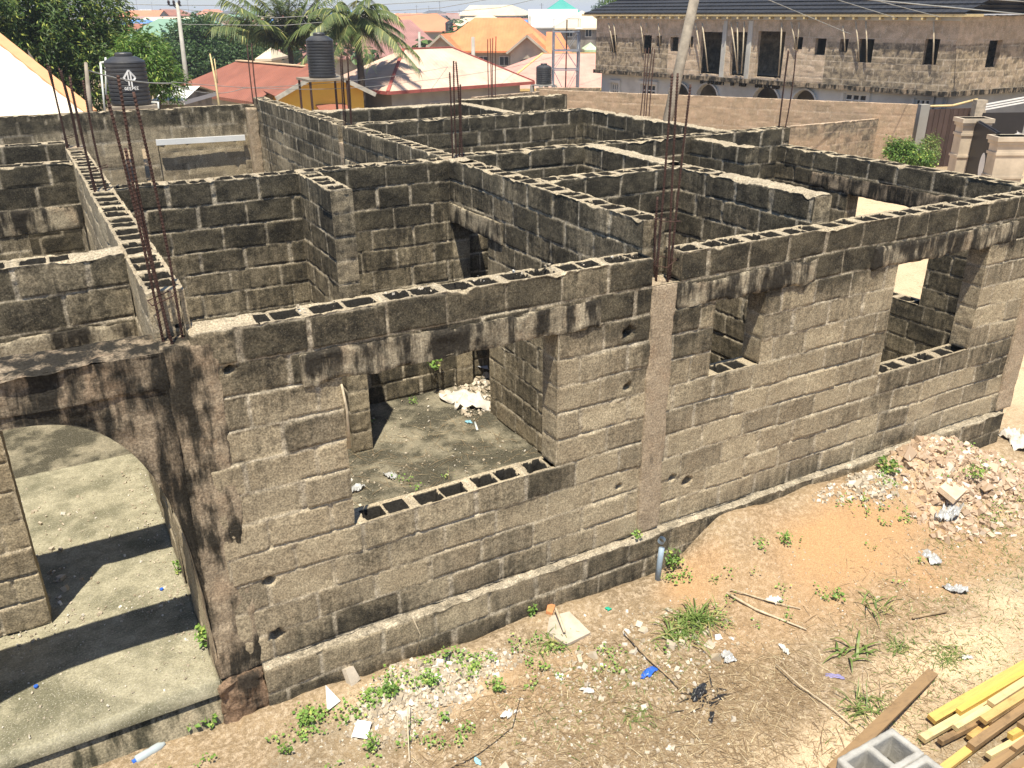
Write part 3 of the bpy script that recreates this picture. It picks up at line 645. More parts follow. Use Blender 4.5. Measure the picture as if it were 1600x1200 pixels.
def spaced(lo, hi, a, b, res, far=3000):
    core = np.arange(lo, hi+res/2, res); d = res; L = [lo]; R_ = [core[-1]]
    while L[-1] > a: d = min(d*1.16, 260); L.append(L[-1]-d)
    d = res
    while R_[-1] < b: d = min(d*1.16, 260); R_.append(R_[-1]+d)
    return np.array(L[:0:-1]+list(core)+R_[1:])
gx = spaced(-3.6, 13.2, -3200, 3200, .033); gy = spaced(-4.4, .1, -900, 4200, .033)
g_, k_ = np.meshgrid(gx, gy, indexing='ij'); X_, Y_ = g_.ravel(), k_.ravel(); Z_ = gz(X_, Y_)
P_ = np.stack([X_, Y_, 0*X_], -1)
fine = (X_ > -4) & (X_ < 13.5) & (Y_ > -4.6) & (Y_ < .6)
Z_ = Z_+np.where(fine, .006*fbm(P_*19, 305, 2), 0)
px_ = topx(np.stack([X_, Y_, Z_], -1)); vis = px_[:, 2] > .5
def blob(px, py, cx, cy, rx, ry, soft=.6): 
    d = np.hypot((px-cx)/rx, (py-cy)/ry); return 1-sst(d, 1-soft, 1+soft*.4)
def wblob(cx, cy, rx, ry, sft=.6): d = np.hypot((X_-cx)/rx, (Y_-cy)/ry)+.25*vnoise(P_*2.2, 310); return 1-sst(d, 1-sft, 1+sft*.4)
orange = (.45+.75*np.clip(fbm(P_*1.3, 312, 3)+.45, 0, 1))*np.maximum.reduce([wblob(6.6, -.85, 2.3, .75, .8), .9*wblob(7.3, -1.4, 1.8, .6, .8), wblob(4.9, -.45, .6, .35), .5*wblob(2.6, -.75, .9, .4), .6*wblob(7.9, -1.2, 1.2, .5)])
sand = np.maximum.reduce([.75*wblob(8.8, -.55, 1.15, .7), .5*wblob(2.05, -.45, .8, .4), wblob(8.2, -2.35, 2.6, .6), wblob(10.8, -1.5, 2.8, 1.1), wblob(4.7, -2.6, 1.0, .45), wblob(6.2, -2.3, 1.3, .4), .8*wblob(9.6, -3.2, 2.5, .5), wblob(14, 3, 5, 4.5), wblob(22, 10, 14, 9), .6*wblob(3.6, -2.4, .7, .4)])
grey = np.maximum.reduce([.7*wblob(8.6, -2.0, 1.6, .35), .6*wblob(5.0, -2.9, 1.4, .4), .5*wblob(3.2, -2.1, 1.5, .6), .6*wblob(1.3, -.7, .8, .25)])*(.6+.4*vnoise(P_*4, 311))
i_, j_ = np.meshgrid(np.arange(len(gx)-1), np.arange(len(gy)-1), indexing='ij'); q_ = (i_*len(gy)+j_).ravel(); ny_ = len(gy)
GF = np.stack([q_, q_+ny_, q_+ny_+1, q_+1], -1)
ground = mk('ground', np.stack([X_, Y_, Z_], -1), GF, M_ground, None, (0, 0, -.47), np.stack([orange, sand, np.clip(grey, 0, 1)], -1)); tag(ground, kind='structure')

# ---------------------------------------------------------------- stones, leaves, blades (numpy batches)
CUB = np.array([(x, y, z) for z in (-.62, .62) for y in (-.62, .62) for x in (-.62, .62)])
CUF = np.array([(0,3,1),(0,2,3),(4,5,7),(4,7,6),(0,1,5),(0,5,4),(2,7,3),(2,6,7),(0,6,2),(0,4,6),(1,3,7),(1,7,5)])
def rotm(rng, n):
    q = rng.normal(size=(n, 4)); q /= np.linalg.norm(q, axis=1)[:, None]; w, x, y, z = q.T
    return np.stack([np.stack([1-2*(y*y+z*z), 2*(x*y-z*w), 2*(x*z+y*w)], -1), np.stack([2*(x*y+z*w), 1-2*(x*x+z*z), 2*(y*z-x*w)], -1), np.stack([2*(x*z-y*w), 2*(y*z+x*w), 1-2*(x*x+y*y)], -1)], 1)
def stones(name, ctr, size, mat, parent=None, seed=0, bright=None, org=None):
    rng = np.random.default_rng(seed); n = len(ctr); ctr = np.asarray(ctr)
    V = CUB[None]*(1+.22*rng.normal(size=(n, 8, 3))).clip(.4, 1.5)*(.45+.75*rng.random((n, 1, 3))); V = np.einsum('nij,nkj->nki', rotm(rng, n), V)*np.asarray(size)[:, None, None]+ctr[:, None, :]
    A = np.stack([np.repeat(rng.random(n), 8), np.repeat(rng.random(n) if bright is None else bright, 8), np.zeros(n*8)], -1)
    F = (CUF[None]+8*np.arange(n)[:, None, None]).reshape(-1, 3)
    return mk(name, V.reshape(-1, 3), F, mat, parent, org, A, smooth=False)
def blades(name, base, dirv, length, width, mat, parent=None, seed=0, curve=.5, segs=3, org=None, drop=None):
    """thin curved strips"""
    rng = np.random.default_rng(seed); n = len(base); base = np.asarray(base); d = dirv/np.linalg.norm(dirv, axis=1)[:, None]
    up = np.array([0, 0, 1.]); side = np.cross(d, up); ln = np.linalg.norm(side, axis=1)[:, None]; rs = rng.normal(size=(n, 3)); side = np.where(ln < .15, np.cross(d, rs), side); side /= np.linalg.norm(side, axis=1)[:, None]
    L = np.asarray(length)[:, None]; w = np.asarray(width)[:, None]; cv = (curve*(.5+rng.random(n)))[:, None]
    if drop is None: drop = np.array([0, 0, -1.])
    V = np.zeros((n, (segs+1)*2, 3))
    for k in range(segs+1):
        f = k/segs; c = base+d*L*f+drop*cv*L*f*f*.6; ww = w*(1-f)**.7*.5+w*.04
        V[:, 2*k] = c-side*ww; V[:, 2*k+1] = c+side*ww
    F = np.array([(2*k, 2*k+1, 2*k+3, 2*k+2) for k in range(segs)]); F = (F[None]+2*(segs+1)*np.arange(n)[:, None, None]).reshape(-1, 4)
    A = np.stack([np.repeat(rng.random(n), 2*(segs+1)), np.repeat(rng.random(n), 2*(segs+1)), np.zeros(n*2*(segs+1))], -1)
    return mk(name, V.reshape(-1, 3), F, mat, parent, org, A, smooth=True)
def leaves(name, ctr, nrm, size, aspect, mat, parent=None, seed=0, org=None, axis=None, rnd=None, fold=.15):
    """leaf-shaped faces (6-gon folded as 4 tris/2 quads)"""
    rng = np.random.default_rng(seed); n = len(ctr); ctr = np.asarray(ctr); nrm = nrm/np.linalg.norm(nrm, axis=1)[:, None]
    a = rng.normal(size=(n, 3)) if axis is None else axis; u = a-(a*nrm).sum(1)[:, None]*nrm; u /= np.linalg.norm(u, axis=1)[:, None]+1e-9; v = np.cross(nrm, u)
    s = np.asarray(size)[:, None]; w = s*aspect
    V = np.stack([ctr, ctr+u*s*.45+v*w*.5+nrm*w*fold, ctr+u*s-nrm*s*.12, ctr+u*s*.45-v*w*.5+nrm*w*fold], 1)
    F = (np.array([[0, 1, 2], [0, 2, 3]])[None]+4*np.arange(n)[:, None, None]).reshape(-1, 3)
    r = rng.random(n) if rnd is None else rnd
    A = np.stack([np.repeat(r, 4), np.repeat(rng.random(n), 4), np.zeros(4*n)], -1)
    return mk(name, V.reshape(-1, 3), F, mat, parent, org, A, smooth=False)
RNG = np.random.default_rng(7)
def on_ground(x, y, off=0.0): return np.stack([x, y, gz(x, y)+off], -1)
def scatter(n, cx, cy, rx, ry, seed):
    r = np.random.default_rng(seed); a = r.random(n)*6.283; q = np.sqrt(r.random(n))*(.75+.35*r.random(n)); return cx+rx*q*np.cos(a), cy+ry*q*np.sin(a)
def heap(name, label, cat, parts, mat, seed, big=()):
    C3, Sz = [], []
    for k, (cx, cy, rx, ry, n, smin, smax) in enumerate(parts):
        x, y = scatter(n, cx, cy, rx, ry, seed+k); r = np.random.default_rng(seed+k+50); s = smin+(smax-smin)*r.random(n)**3
        C3.append(on_ground(x, y)+np.stack([0*s, 0*s, s*.12], -1)); Sz.append(s)
    c = np.concatenate(C3); s = np.concatenate(Sz); o = stones(name, c, s, mat, seed=seed); tag(o, label, None, None, 'stuff'); return o
heap('rubble_heap', 'pale grey heap of broken concrete lumps against the plinth left of the middle', 'rubble', [(2.0, -.45, .62, .28, 2200, .004, .035), (2.0, -.45, .5, .22, 70, .03, .06), (1.75, -.62, .5, .28, 800, .004, .035), (2.6, -.42, .4, .16, 600, .004, .03)], M_stone, 501)
heap('rubble_heap', 'large pinkish rubble mound spilling from the right end of the front wall', 'rubble', [(8.8, -.5, 1.05, .6, 4200, .004, .055), (8.7, -.6, .95, .55, 110, .04, .10), (8.3, -.95, .85, .5, 1500, .004, .06), (9.5, -.9, .7, .45, 900, .004, .05)], M_stonep, 521)
heap('rubble_heap', 'small spread of grey rubble beside the large mound', 'rubble', [(7.35, -.4, .45, .24, 500, .006, .04), (7.35, -.4, .4, .2, 40, .03, .07), (6.9, -.33, .4, .12, 120, .01, .04)], M_stone, 541)
heap('gravel', 'scattered gravel and mortar crumbs over the bare ground', 'gravel', [(3.8, -.9, 1.1, .6, 800, .004, .024), (5.5, -1.8, 3.6, 1.3, 2600, .003, .014), (2.6, -1.4, 1.6, .8, 1500, .004, .02), (3.9, -.95, .9, .5, 70, .025, .06), (3.2, -1.5, 1.2, .5, 50, .02, .045), (9, -1.6, 2.5, 1.2, 900, .004, .018), (1.2, -.9, .9, .5, 500, .004, .02)], M_stone, 561)
# dry grass and straw litter, thicker in the brown patches
def straw(name, label, parts, mat, seed, lmin, lmax, wid, flat=.25, curve=.4):
    B, D, L = [], [], []
    for k, (cx, cy, rx, ry, n) in enumerate(parts):
        x, y = scatter(n, cx, cy, rx, ry, seed+k); r = np.random.default_rng(seed+k+90); B.append(on_ground(x, y, .004))
        a = r.random(n)*6.283; D.append(np.stack([np.cos(a), np.sin(a), flat*r.random(n)], -1)); L.append(lmin+(lmax-lmin)*r.random(n)**2)
    b, d, l = np.concatenate(B), np.concatenate(D), np.concatenate(L); o = blades(name, b, d, l, wid*(.6+.8*RNG.random(len(l))), mat, seed=seed, curve=curve)
    tag(o, label, None, None, 'stuff'); return o
straw('dry_grass', 'dry straw and dead grass matted over the brown ground', [(3.7, -1.75, 1.3, .65, 6500), (2.6, -1.15, 1.1, .5, 2600), (5.0, -1.9, 1.6, .6, 1700), (4.6, -2.7, 1.6, .5, 1500), (7.5, -1.7, 2.6, .8, 1300), (3.9, -.9, .9, .4, 800)], M_straw, 601, .03, .22, .0045)
straw('sparse_grass', 'short sparse green grass growing through the sand', [(7.6, -1.9, 2.3, .7, 1500), (9.0, -1.7, 1.5, .8, 1100), (5.6, -2.5, 1.2, .4, 600), (3.3, -1.2, 1.1, .5, 500), (8.2, -1.15, .9, .3, 500)], M_grassg, 621, .03, .12, .005, 1.4, .7)
def groundcover(name, label, parts, seed, smin=.012, smax=.035, mat=None):
    c, nn, s = [], [], []
    for k, (cx, cy, rx, ry, clumps) in enumerate(parts):
        x, y = scatter(clumps, cx, cy, rx, ry, seed+k); r = np.random.default_rng(seed+k+30)
        for a, b in zip(x, y):
            m = r.integers(6, 18); q = np.stack([a+r.normal(size=m)*.035, b+r.normal(size=m)*.03], -1); z = gz(q[:, 0], q[:, 1]) if b < 0 or a > 10.4 else np.full(m, .0)
            c.append(np.stack([q[:, 0], q[:, 1], z+.015+.05*r.random(m)], -1)); nn.append(np.stack([r.normal(size=m)*.4, r.normal(size=m)*.4-.2, np.ones(m)], -1)); s.append(smin+(smax-smin)*r.random(m))
    o = leaves(name, np.concatenate(c), np.concatenate(nn), np.concatenate(s), .85, mat or M_weed, seed=seed); tag(o, label, None, None, 'stuff'); return o
groundcover('weed_cover', 'small round leaved creeping weeds along the foot of the plinth and over the pale heap', [(1.25, -.4, .5, .14, 26), (2.0, -.4, .7, .2, 34), (.2, -.35, .5, .12, 8), (2.7, -.5, .5, .2, 16), (1.6, -.9, .8, .25, 16), (3.3, -.8, .6, .3, 14), (5.6, -1.0, 1.6, .7, 22), (8.6, -.8, .9, .5, 22), (7.3, -.6, .6, .3, 14), (4.7, -.3, .2, .1, 8)], 701)
groundcover('weed_cover', 'tiny weeds sprouting on the damp floor slab inside the front room', [(2.1, .65, .4, .28, 46), (2.9, .55, .6, .2, 22), (2.4, 1.2, .5, .3, 8), (3.9, 1.2, .3, .4, 6), (2.9, 3.6, .25, .3, 3), (3.9, 3.9, .3, .1, 3), (3.2, 1.7, .6, .6, 5), (9.2, .6, .25, .2, 5)], 731, .012, .03)
# floor crumbs inside and on the porch
def crumbs(name, label, parts, seed, mat):
    C3, Sz = [], []
    for k, (x0, x1, y0, y1, n, smax) in enumerate(parts):
        r = np.random.default_rng(seed+k); s = .003+(smax-.003)*r.random(n)**4; C3.append(np.stack([x0+(x1-x0)*r.random(n), y0+(y1-y0)*r.random(n), .006+s*.2], -1)); Sz.append(s)
    o = stones(name, np.concatenate(C3), np.concatenate(Sz), mat, seed=seed); tag(o, label, None, None, 'stuff'); return o
crumbs('floor_crumbs', 'mortar crumbs and pebbles lying on the porch floor', [(-1.2, .5, 0.0, 1.3, 420, .014), (-.8, .5, 1.3, 3.9, 300, .022), (-.6, -.2, 1.5, 3.2, 90, .04), (.25, .5, .1, 3.9, 420, .016), (-.9, .5, 1.05, 1.4, 260, .018)], 751, M_stone)
crumbs('floor_crumbs', 'mortar crumbs and pebbles lying on the front room floor', [(1.7, 4.4, .3, 4.0, 900, .02), (2.0, 3.8, .3, 1.2, 160, .03)], 761, M_stone)
r_ = np.random.default_rng(5); n_ = 800; x_, y_ = 1.9+2.5*r_.random(n_), .3+2.9*r_.random(n_)**1.3; a_ = r_.random(n_)*6.28
o = blades('dry_grass', np.stack([x_, y_, 0*x_+.008], -1), np.stack([np.cos(a_), np.sin(a_), .08*r_.random(n_)], -1), .05+.3*r_.random(n_)**2, np.full(n_, .004), M_straw, seed=8, curve=.1, segs=4, drop=np.array([.6, .5, -.05])); tag(o, 'thin dead stems strewn on the front room floor', None, None, 'stuff')
# ================================================================ trees
def crown_leaves(blobs, nclump, per, size, seed, droop=.5, spread=.22):
    rng = np.random.default_rng(seed); B = np.array([[*b[0], *(b[1] if hasattr(b[1], '__len__') else (b[1],)*3)] for b in blobs]); vol = (B[:, 3]*B[:, 4]*B[:, 5])**.72
    pick = rng.choice(len(B), nclump, p=vol/vol.sum()); d = rng.normal(size=(nclump, 3)); d /= np.linalg.norm(d, axis=1)[:, None]
    rr = (.55+.5*rng.random(nclump)**.6)*(1+.22*vnoise(d*2.3+pick[:, None]*3.1, seed)); c = B[pick, :3]+d*B[pick, 3:]*rr[:, None]
    n = nclump*per; cc = np.repeat(c, per, 0); dd = np.repeat(d, per, 0); ax = dd*.8+rng.normal(size=(n, 3))*.75+np.array([0, 0, -droop]); ax /= np.linalg.norm(ax, axis=1)[:, None]
    p = cc+rng.normal(size=(n, 3))*spread*.45+ax*size*.3; nr = rng.normal(size=(n, 3))*.55+np.array([0, 0, .9])+dd*.5
    rn = np.clip(np.repeat(rng.random(nclump), per)*.7+rng.random(n)*.3, 0, 1); sz = size*(.6+.7*rng.random(n)); return p, nr, ax, sz, rn
def tree(name, label, base, h, blobs, nclump, per, size, aspect, mat, seed, trunk_r=.2, limbs=5, droop=.5, spread=.22, new=.04, group=None, cat='tree'):
    t = thing(name, label, cat, base, group); rr = random.Random(seed); base = np.array(base, float)
    m = MB(); top = np.array(blobs[0][0], float); fork = base+(top-base)*np.array([.5, .5, 0])+np.array([0, 0, h])
    m.tube([base-np.array([0, 0, .3]), base+(fork-base)*.5+np.array([rr.uniform(-.1, .1), 0, 0]), fork], [trunk_r*1.25, trunk_r, trunk_r*.8], 10)
    for b in blobs[:limbs]:
        e = np.array(b[0], float); mid = (fork+e)/2+np.array([rr.uniform(-.3, .3), rr.uniform(-.3, .3), .2]); m.tube([fork, mid, e], [trunk_r*.6, trunk_r*.35, trunk_r*.12], 7)
        for q in range(3):
            f = mid+(e-mid)*rr.random(); g = f+np.array([rr.uniform(-1, 1), rr.uniform(-1, 1), rr.uniform(0, .8)])*(b[1] if not hasattr(b[1], '__len__') else b[1][0])*.7; m.tube([f, g], [trunk_r*.15, trunk_r*.05], 5)
    m.build('trunk', M_bark, t, smooth=True)
    p, nr, ax, sz, rn = crown_leaves(blobs, nclump, per, size, seed, droop, spread)
    leaves('crown', p, nr, sz, aspect, mat, t, seed, axis=ax, rnd=rn); return t
def gbase(px, d, py=150):
    p = atd(px, py, d); return (p[0], p[1], float(gz(p[0], p[1])))
def bl(px, py, d, r): return (tuple(atd(px, py, d)), r)
tree('mango_tree', 'big dark mango tree with drooping leaf clusters filling the top left corner', gbase(75, 32), 2.6,
     [bl(60, 40, 32.0, 2.44), bl(10, 70, 31.5, 2.32), bl(120, 95, 32.5, 1.65), bl(85, -10, 33.0, 2.44), bl(-30, 10, 32.0, 2.68), bl(150, 120, 32.5, 1.16), bl(145, 35, 33.0, 1.22), bl(165, 75, 33.5, 1.04), bl(170, 25, 33.5, 0.92), bl(60, 120, 32.0, 1.59), bl(-40, 90, 31.5, 1.95)], 3000, 14, .25, .27, M_mango, 11, .28, 6, .7, .26)
tree('mango_tree', 'bright green young mango tree behind the first black water tank', gbase(225, 31), 2.0,
     [bl(222, 98, 31, .95), bl(245, 118, 31, .7), bl(205, 85, 31.5, .65), bl(232, 78, 31.5, .6), bl(262, 130, 31, .5), bl(200, 125, 31, .6)], 620, 14, .20, .26, M_bright, 12, .12, 4, .7, .25)
tree('shade_tree', 'wide dark green tree behind the left power pole', gbase(310, 66), 3,
     [bl(310, 68, 66, 2.0), bl(275, 90, 65, 1.5), bl(350, 85, 67, 1.6), bl(322, 50, 68, 1.15), bl(290, 108, 64, 1.5), bl(262, 100, 64, 1.0), bl(378, 98, 67, 1.2), bl(335, 100, 65, 1.6), bl(290, 52, 67, .9), bl(345, 60, 68, .9)], 2400, 9, .28, .5, M_deep, 13, .3, 5, .3, .45)
tree('almond_tree', 'dark tiered almond tree in front of the blue roofs', gbase(383, 76), 3.5,
     [bl(372, 48, 76, (1.9, 1.9, .35)), bl(385, 62, 76, (2.4, 2.4, .4)), bl(380, 37, 76, (1.0, 1.0, .3)), bl(392, 78, 76, (2.0, 2.0, .5)), bl(365, 75, 76, (1.7, 1.7, .6))], 900, 9, .30, .55, M_deep, 14, .2, 5, .1, .4)
tree('round_tree', 'rounded bright tree rising behind the left end of the black tiled roof', gbase(985, 74), 4,
     [bl(985, 2, 74, 2.0), bl(1000, -8, 74, 2.2), bl(972, 14, 74, 1.1), bl(1020, 0, 75, 1.8)], 700, 9, .25, .5, M_bright, 15, .25, 4, .3, .4)
tree('round_tree', 'small dark tree beside the far grey roof near the black tiled house', gbase(948, 150), 5, [bl(948, 17, 150, 2.0), bl(940, 19, 150, 1.4)], 200, 8, .45, .5, M_deep, 16, .2, 2, .3, .6)
tree('bush', 'leafy green bush behind the right end of the house', (*atd(1418, 250, 30)[:2], float(gz(*atd(1418, 250, 30)[:2]))), .3,
     [bl(1412, 243, 30, .42), bl(1435, 247, 30, .34), bl(1398, 238, 30, .26), bl(1396, 226, 30, .22), bl(1416, 230, 30, .25), bl(1450, 250, 30, .24)], 420, 12, .10, .5, M_bright, 17, .03, 4, .2, .14, cat='bush')
tree('bush', 'thin yellowish shrub in front of the brown gate', (*atd(1455, 240, 32)[:2], float(gz(*atd(1455, 240, 32)[:2]))), .4,
     [bl(1448, 222, 32, .22), bl(1463, 218, 32, .2), bl(1452, 236, 32, .3)], 110, 10, .09, .5, M_grassg, 18, .02, 3, .2, .14, cat='bush')
def palm(name, label, base, top, n, L, seed, droop=1.0, upr=.3, rng_=1.15):
    t = thing(name, label, 'palm tree', base); rng = np.random.default_rng(seed); base = np.array(base); top = np.array(top)
    m = MB(); m.tube([base+(top-base)*f+np.array([.15*math.sin(f*3), 0, 0]) for f in np.linspace(0, 1, 8)], list(np.linspace(.22, .15, 8)), 10); m.build('trunk', M_bark, t, smooth=True)
    for k in range(n):
        a = k*2.399+rng.random()*.4; el = upr+rng_*(k/n)**.8; el = math.radians(85)-el*1.25; d = np.array([math.cos(a)*math.cos(el), math.sin(a)*math.cos(el), math.sin(el)]); l = L*(.8+.35*rng.random())
        B, D, Ln, pts = [], [], [], []
        nn = 46
        for q in range(nn):
            f = q/(nn-1); p = top+d*l*f+np.array([0, 0, -1])*droop*l*.55*f*f; pts.append(p)
        tg = np.gradient(np.array(pts), axis=0); tg /= np.linalg.norm(tg, axis=1)[:, None]; side = np.cross(tg, [0, 0, 1.]); side /= np.linalg.norm(side, axis=1)[:, None]+1e-6
        for q in range(4, nn):
            f = q/(nn-1)
            for s in (-1, 1):
                B.append(pts[q]); D.append(side[q]*s*.8+tg[q]*.55+np.array([0, 0, -.25-.35*rng.random()])); Ln.append(l*.27*math.sin(min(1, f*1.2+.12)*2.6)+.05)
        mm = MB(); mm.tube(pts[::5]+[pts[-1]], list(np.linspace(.03, .008, len(pts[::5])+1)), 5)
        o = blades('frond', np.array(B), np.array(D), np.maximum(np.array(Ln), .08), np.full(len(B), .065*L/3), M_palm, t, seed+k, .5, 3)
        mm.build('rib', M_palm2, o, smooth=True)
M_palm2 = plain('palm_rib', (.30, .30, .12), .6)
palm('coconut_palm', 'coconut palm with arching fronds behind the tank on the yellow house', gbase(560, 44), atd(556, 38, 44), 34, 2.9, 31, 1.05, .1, 1.25)
palm('coconut_palm', 'darker bushy palm with upright fronds left of the second water tank', gbase(452, 52), atd(452, 74, 52), 40, 4.9, 32, .5, .0, .8)

# ================================================================ neighbouring buildings
def roof_mat(name, col, u, period=.2, dirt=None, dirtamt=.5, strength=.5, rough=.6):
    m, t, b = _nodes(name); n1 = noise(t, .7, 5, .65)
    dp = N(t, 'ShaderNodeVectorMath', operation='DOT_PRODUCT'); t.links.new(pos(t), dp.inputs[0]); dp.inputs[1].default_value = (u[0]*6.283/period, u[1]*6.283/period, 0)
    sn = mth(t, 'SINE', dp.outputs['Value']); base = mix(t, 1.0, col, gray(t, mr(t, n1, .25, .75, .82, 1.15)), 'MULTIPLY')
    if dirt: base = mix(t, mr(t, noise(t, .45, 5, .7), .48, .72, 0, dirtamt), base, dirt)
    t.links.new(base, b.inputs['Base Color']); b.inputs['Roughness'].default_value = rough; b.inputs['Specular IOR Level'].default_value = .25
    bump(t, b, sn, strength, .02); return m
def unit2(v): v = np.array(v[:2], float); return v/np.linalg.norm(v)
def house(name, label, P0, P1, Wd, zb, ze, zr, wallm, roofm, hip=(1, 1), over=.45, wins=(), group=None, cat='house', detail=True, fascia=None, fh=.16):
    P0, P1 = np.array(P0[:2], float), np.array(P1[:2], float); L = np.linalg.norm(P1-P0); u = (P1-P0)/L; v = np.array([-u[1], u[0]])
    if np.dot(v, (P0+P1)/2-CAM[:2]) < 0: v = -v
    t = thing(name, label, cat, (*((P0+P1)/2+v*Wd/2), zb), group)
    def p(a, b, z): return (*(P0+u*a+v*b), z)
    m = MB(); o = over; c = [p(o, o, 0), p(L-o, o, 0), p(L-o, Wd-o, 0), p(o, Wd-o, 0)]
    V = [(q[0], q[1], z) for z in (zb, ze-.02) for q in c]; F = [(i, (i+1) % 4, 4+(i+1) % 4, 4+i) for i in range(4)]
    sl = (zr-ze)/(Wd/2)
    if not hip[0]: V.append(p(o, Wd/2, zr-.12)); F.append((4, 7, len(V)-1))
    if not hip[1]: V.append(p(L-o, Wd/2, zr-.12)); F.append((6, 5, len(V)-1))
    m.add(V, F); w = m.build('wall', wallm, t)
    r = MB(); hl = Wd/2*hip[0]; hr = Wd/2*hip[1]; hl = min(hl, L*.49); hr = min(hr, L*.49)
    e = [p(0, 0, ze), p(L, 0, ze), p(L, Wd, ze), p(0, Wd, ze)]; r0, r1 = p(hl, Wd/2, zr), p(L-hr, Wd/2, zr); lo = [(q[0], q[1], q[2]-fh) for q in e]
    V = e+[r0, r1]+lo; F = [(0, 1, 5, 4), (2, 3, 4, 5), (3, 0, 4), (1, 2, 5), (0, 6, 7, 1), (1, 7, 8, 2), (2, 8, 9, 3), (3, 9, 6, 0), (6, 9, 8, 7)]
    if not hip[0]: V[4] = p(0, Wd/2, zr); F.remove((3, 0, 4)); F.remove((6, 9, 8, 7)); F += [(3, 9, 6, 0)] if 0 else []
    if not hip[1]:
        V[5] = p(L, Wd/2, zr); F.remove((1, 2, 5))
        if (6, 9, 8, 7) in F: F.remove((6, 9, 8, 7))
    r.add(V, F); ro = r.build('roof', roofm, t)
    if fascia:
        f = MB(); 
        for a, b in ((0, 1), (1, 2), (2, 3), (3, 0)):
            A, B = np.array(e[a]), np.array(e[b]); dn = np.array([0, 0, -fh/2-.01]); out = np.array([*(-v if a == 0 else v if a == 2 else u if a == 1 else -u), 0])*.03; f.bar(A+dn+out, B+dn+out, .03, fh+.03)
        for A, B in ((e[0], V[4]), (e[1], V[5]), (V[4], V[5])): f.bar(np.array(A)+[0, 0, .02], np.array(B)+[0, 0, .02], .17, .05)
        f.build('ridge_cap', fascia, ro)
    for (s, z, ww, hh) in wins:
        f = MB(); c = np.array(p(s, o-.02, z)); f.box(c, (ww, .06, hh), (*u, 0)); wo = f.build('window', M_frame, t)
        g = MB(); 
        for q in (-1, 1): g.box(c+np.array([*(u*ww*.235*q), 0])-np.array([*(v*.02), 0]), (ww*.41, .05, hh*.86), (*u, 0))
        g.build('pane', M_glass, wo)
    return t, (P0, u, v, L)
PL_beige = plain('beige_render', (.46, .41, .32), .9, .2, .8, 20, .2, .01, dirt=(.25, .21, .16))
PL_grey = plain('grey_render', (.40, .39, .36), .9, .2, .8, 20, .2, .01, dirt=(.20, .18, .15))
PL_yellow = plain('yellow_paint', (.85, .50, .08), .8, .12, .6, 20, .1)
PL_light = plain('pale_render', (.62, .60, .54), .9, .15, .6, 20, .2, .01, dirt=(.22, .20, .18), dirtamt=.6)
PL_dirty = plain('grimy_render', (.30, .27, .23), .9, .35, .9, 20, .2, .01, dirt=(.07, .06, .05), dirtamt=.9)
ZB = -1.72
# cream roofed house at the left
A_ = atd(142, 176, 23.5); t = thing('cream_roofed_house', 'house with overexposed cream corrugated roof and orange verge at the left edge', 'house', (A_[0]-3, A_[1]-1, ZB))
B_ = atd(0, 62, 25.5); B_ = A_+(B_-A_)*2.2; C_ = atd(-300, 182, 20); C_[2] = A_[2]
def corrug(name, A, B, Cc, mat, par, per=.19, amp=.018, nrow=6):
    """corrugated triangular sheet A (eave corner) C (eave other end) B (apex)"""
    e = Cc-A; L = np.linalg.norm(e); e = e/L; bb = B-A; xb = np.dot(bb, e); up = bb-e*xb; H = np.linalg.norm(up); up = up/H; n = np.cross(e, up); n = n if n[2] > 0 else -n; V, F = [], []; N_ = int(L/per*8)
    for i in range(N_+1):
        s = L*i/N_; hmax = H*(s/xb if s < xb else max(0, (L-s)/(L-xb))); o = n*amp*math.cos(s/per*6.283)
        for k in range(nrow+1): V.append(A+e*s+up*hmax*k/nrow+o)
    F = [(i*(nrow+1)+k, (i+1)*(nrow+1)+k, (i+1)*(nrow+1)+k+1, i*(nrow+1)+k+1) for i in range(N_) for k in range(nrow)]
    return mk(name, V, F, mat, par), e, up, n, L, H, xb
M_cream = plain('cream_sheet', (.80, .70, .55), .55, .08, .8, 30, .05)
ro, e_, up_, nn_, L_, H_, xb_ = corrug('roof', A_, B_, C_, M_cream, t)
f = MB(); f.bar(A_+nn_*.03, B_+nn_*.03, .34, .05, nn_); f.bar(A_+nn_*.02-np.array([0, 0, .1]), B_+nn_*.02-np.array([0, 0, .1]), .04, .22, nn_); f.build('ridge_cap', plain('peach_trim', (.68, .34, .17), .6, .08), ro)
f = MB(); bk = np.array([*(A_[:2]-C_[:2]), 0]); 
f.add([A_-[0, 0, .05]+e_*.5, C_-[0, 0, .05], (C_[0], C_[1], ZB), (A_[0]+e_[0]*.5, A_[1]+e_[1]*.5, ZB), A_+up_*.6+e_*.5-[0, 0, .3], (A_[0]+e_[0]*.5+up_[0]*5, A_[1]+e_[1]*.5+up_[1]*5, ZB), A_+e_*.5+up_*5-[0, 0, .3]], [(0, 1, 2, 3), (0, 3, 5, 6)]); f.build('wall', PL_beige, t)
bk2 = MB(); D_ = A_+np.array([-2.5, 9.0, 0]); E2_ = C_+np.array([-2.5, 9.0, 0]); bk2.slab([A_, D_, B_], .04); bk2.slab([D_, E2_, B_], .04); bk2.slab([E2_, C_, B_], .04); bk2.build('roof', M_cream, t)
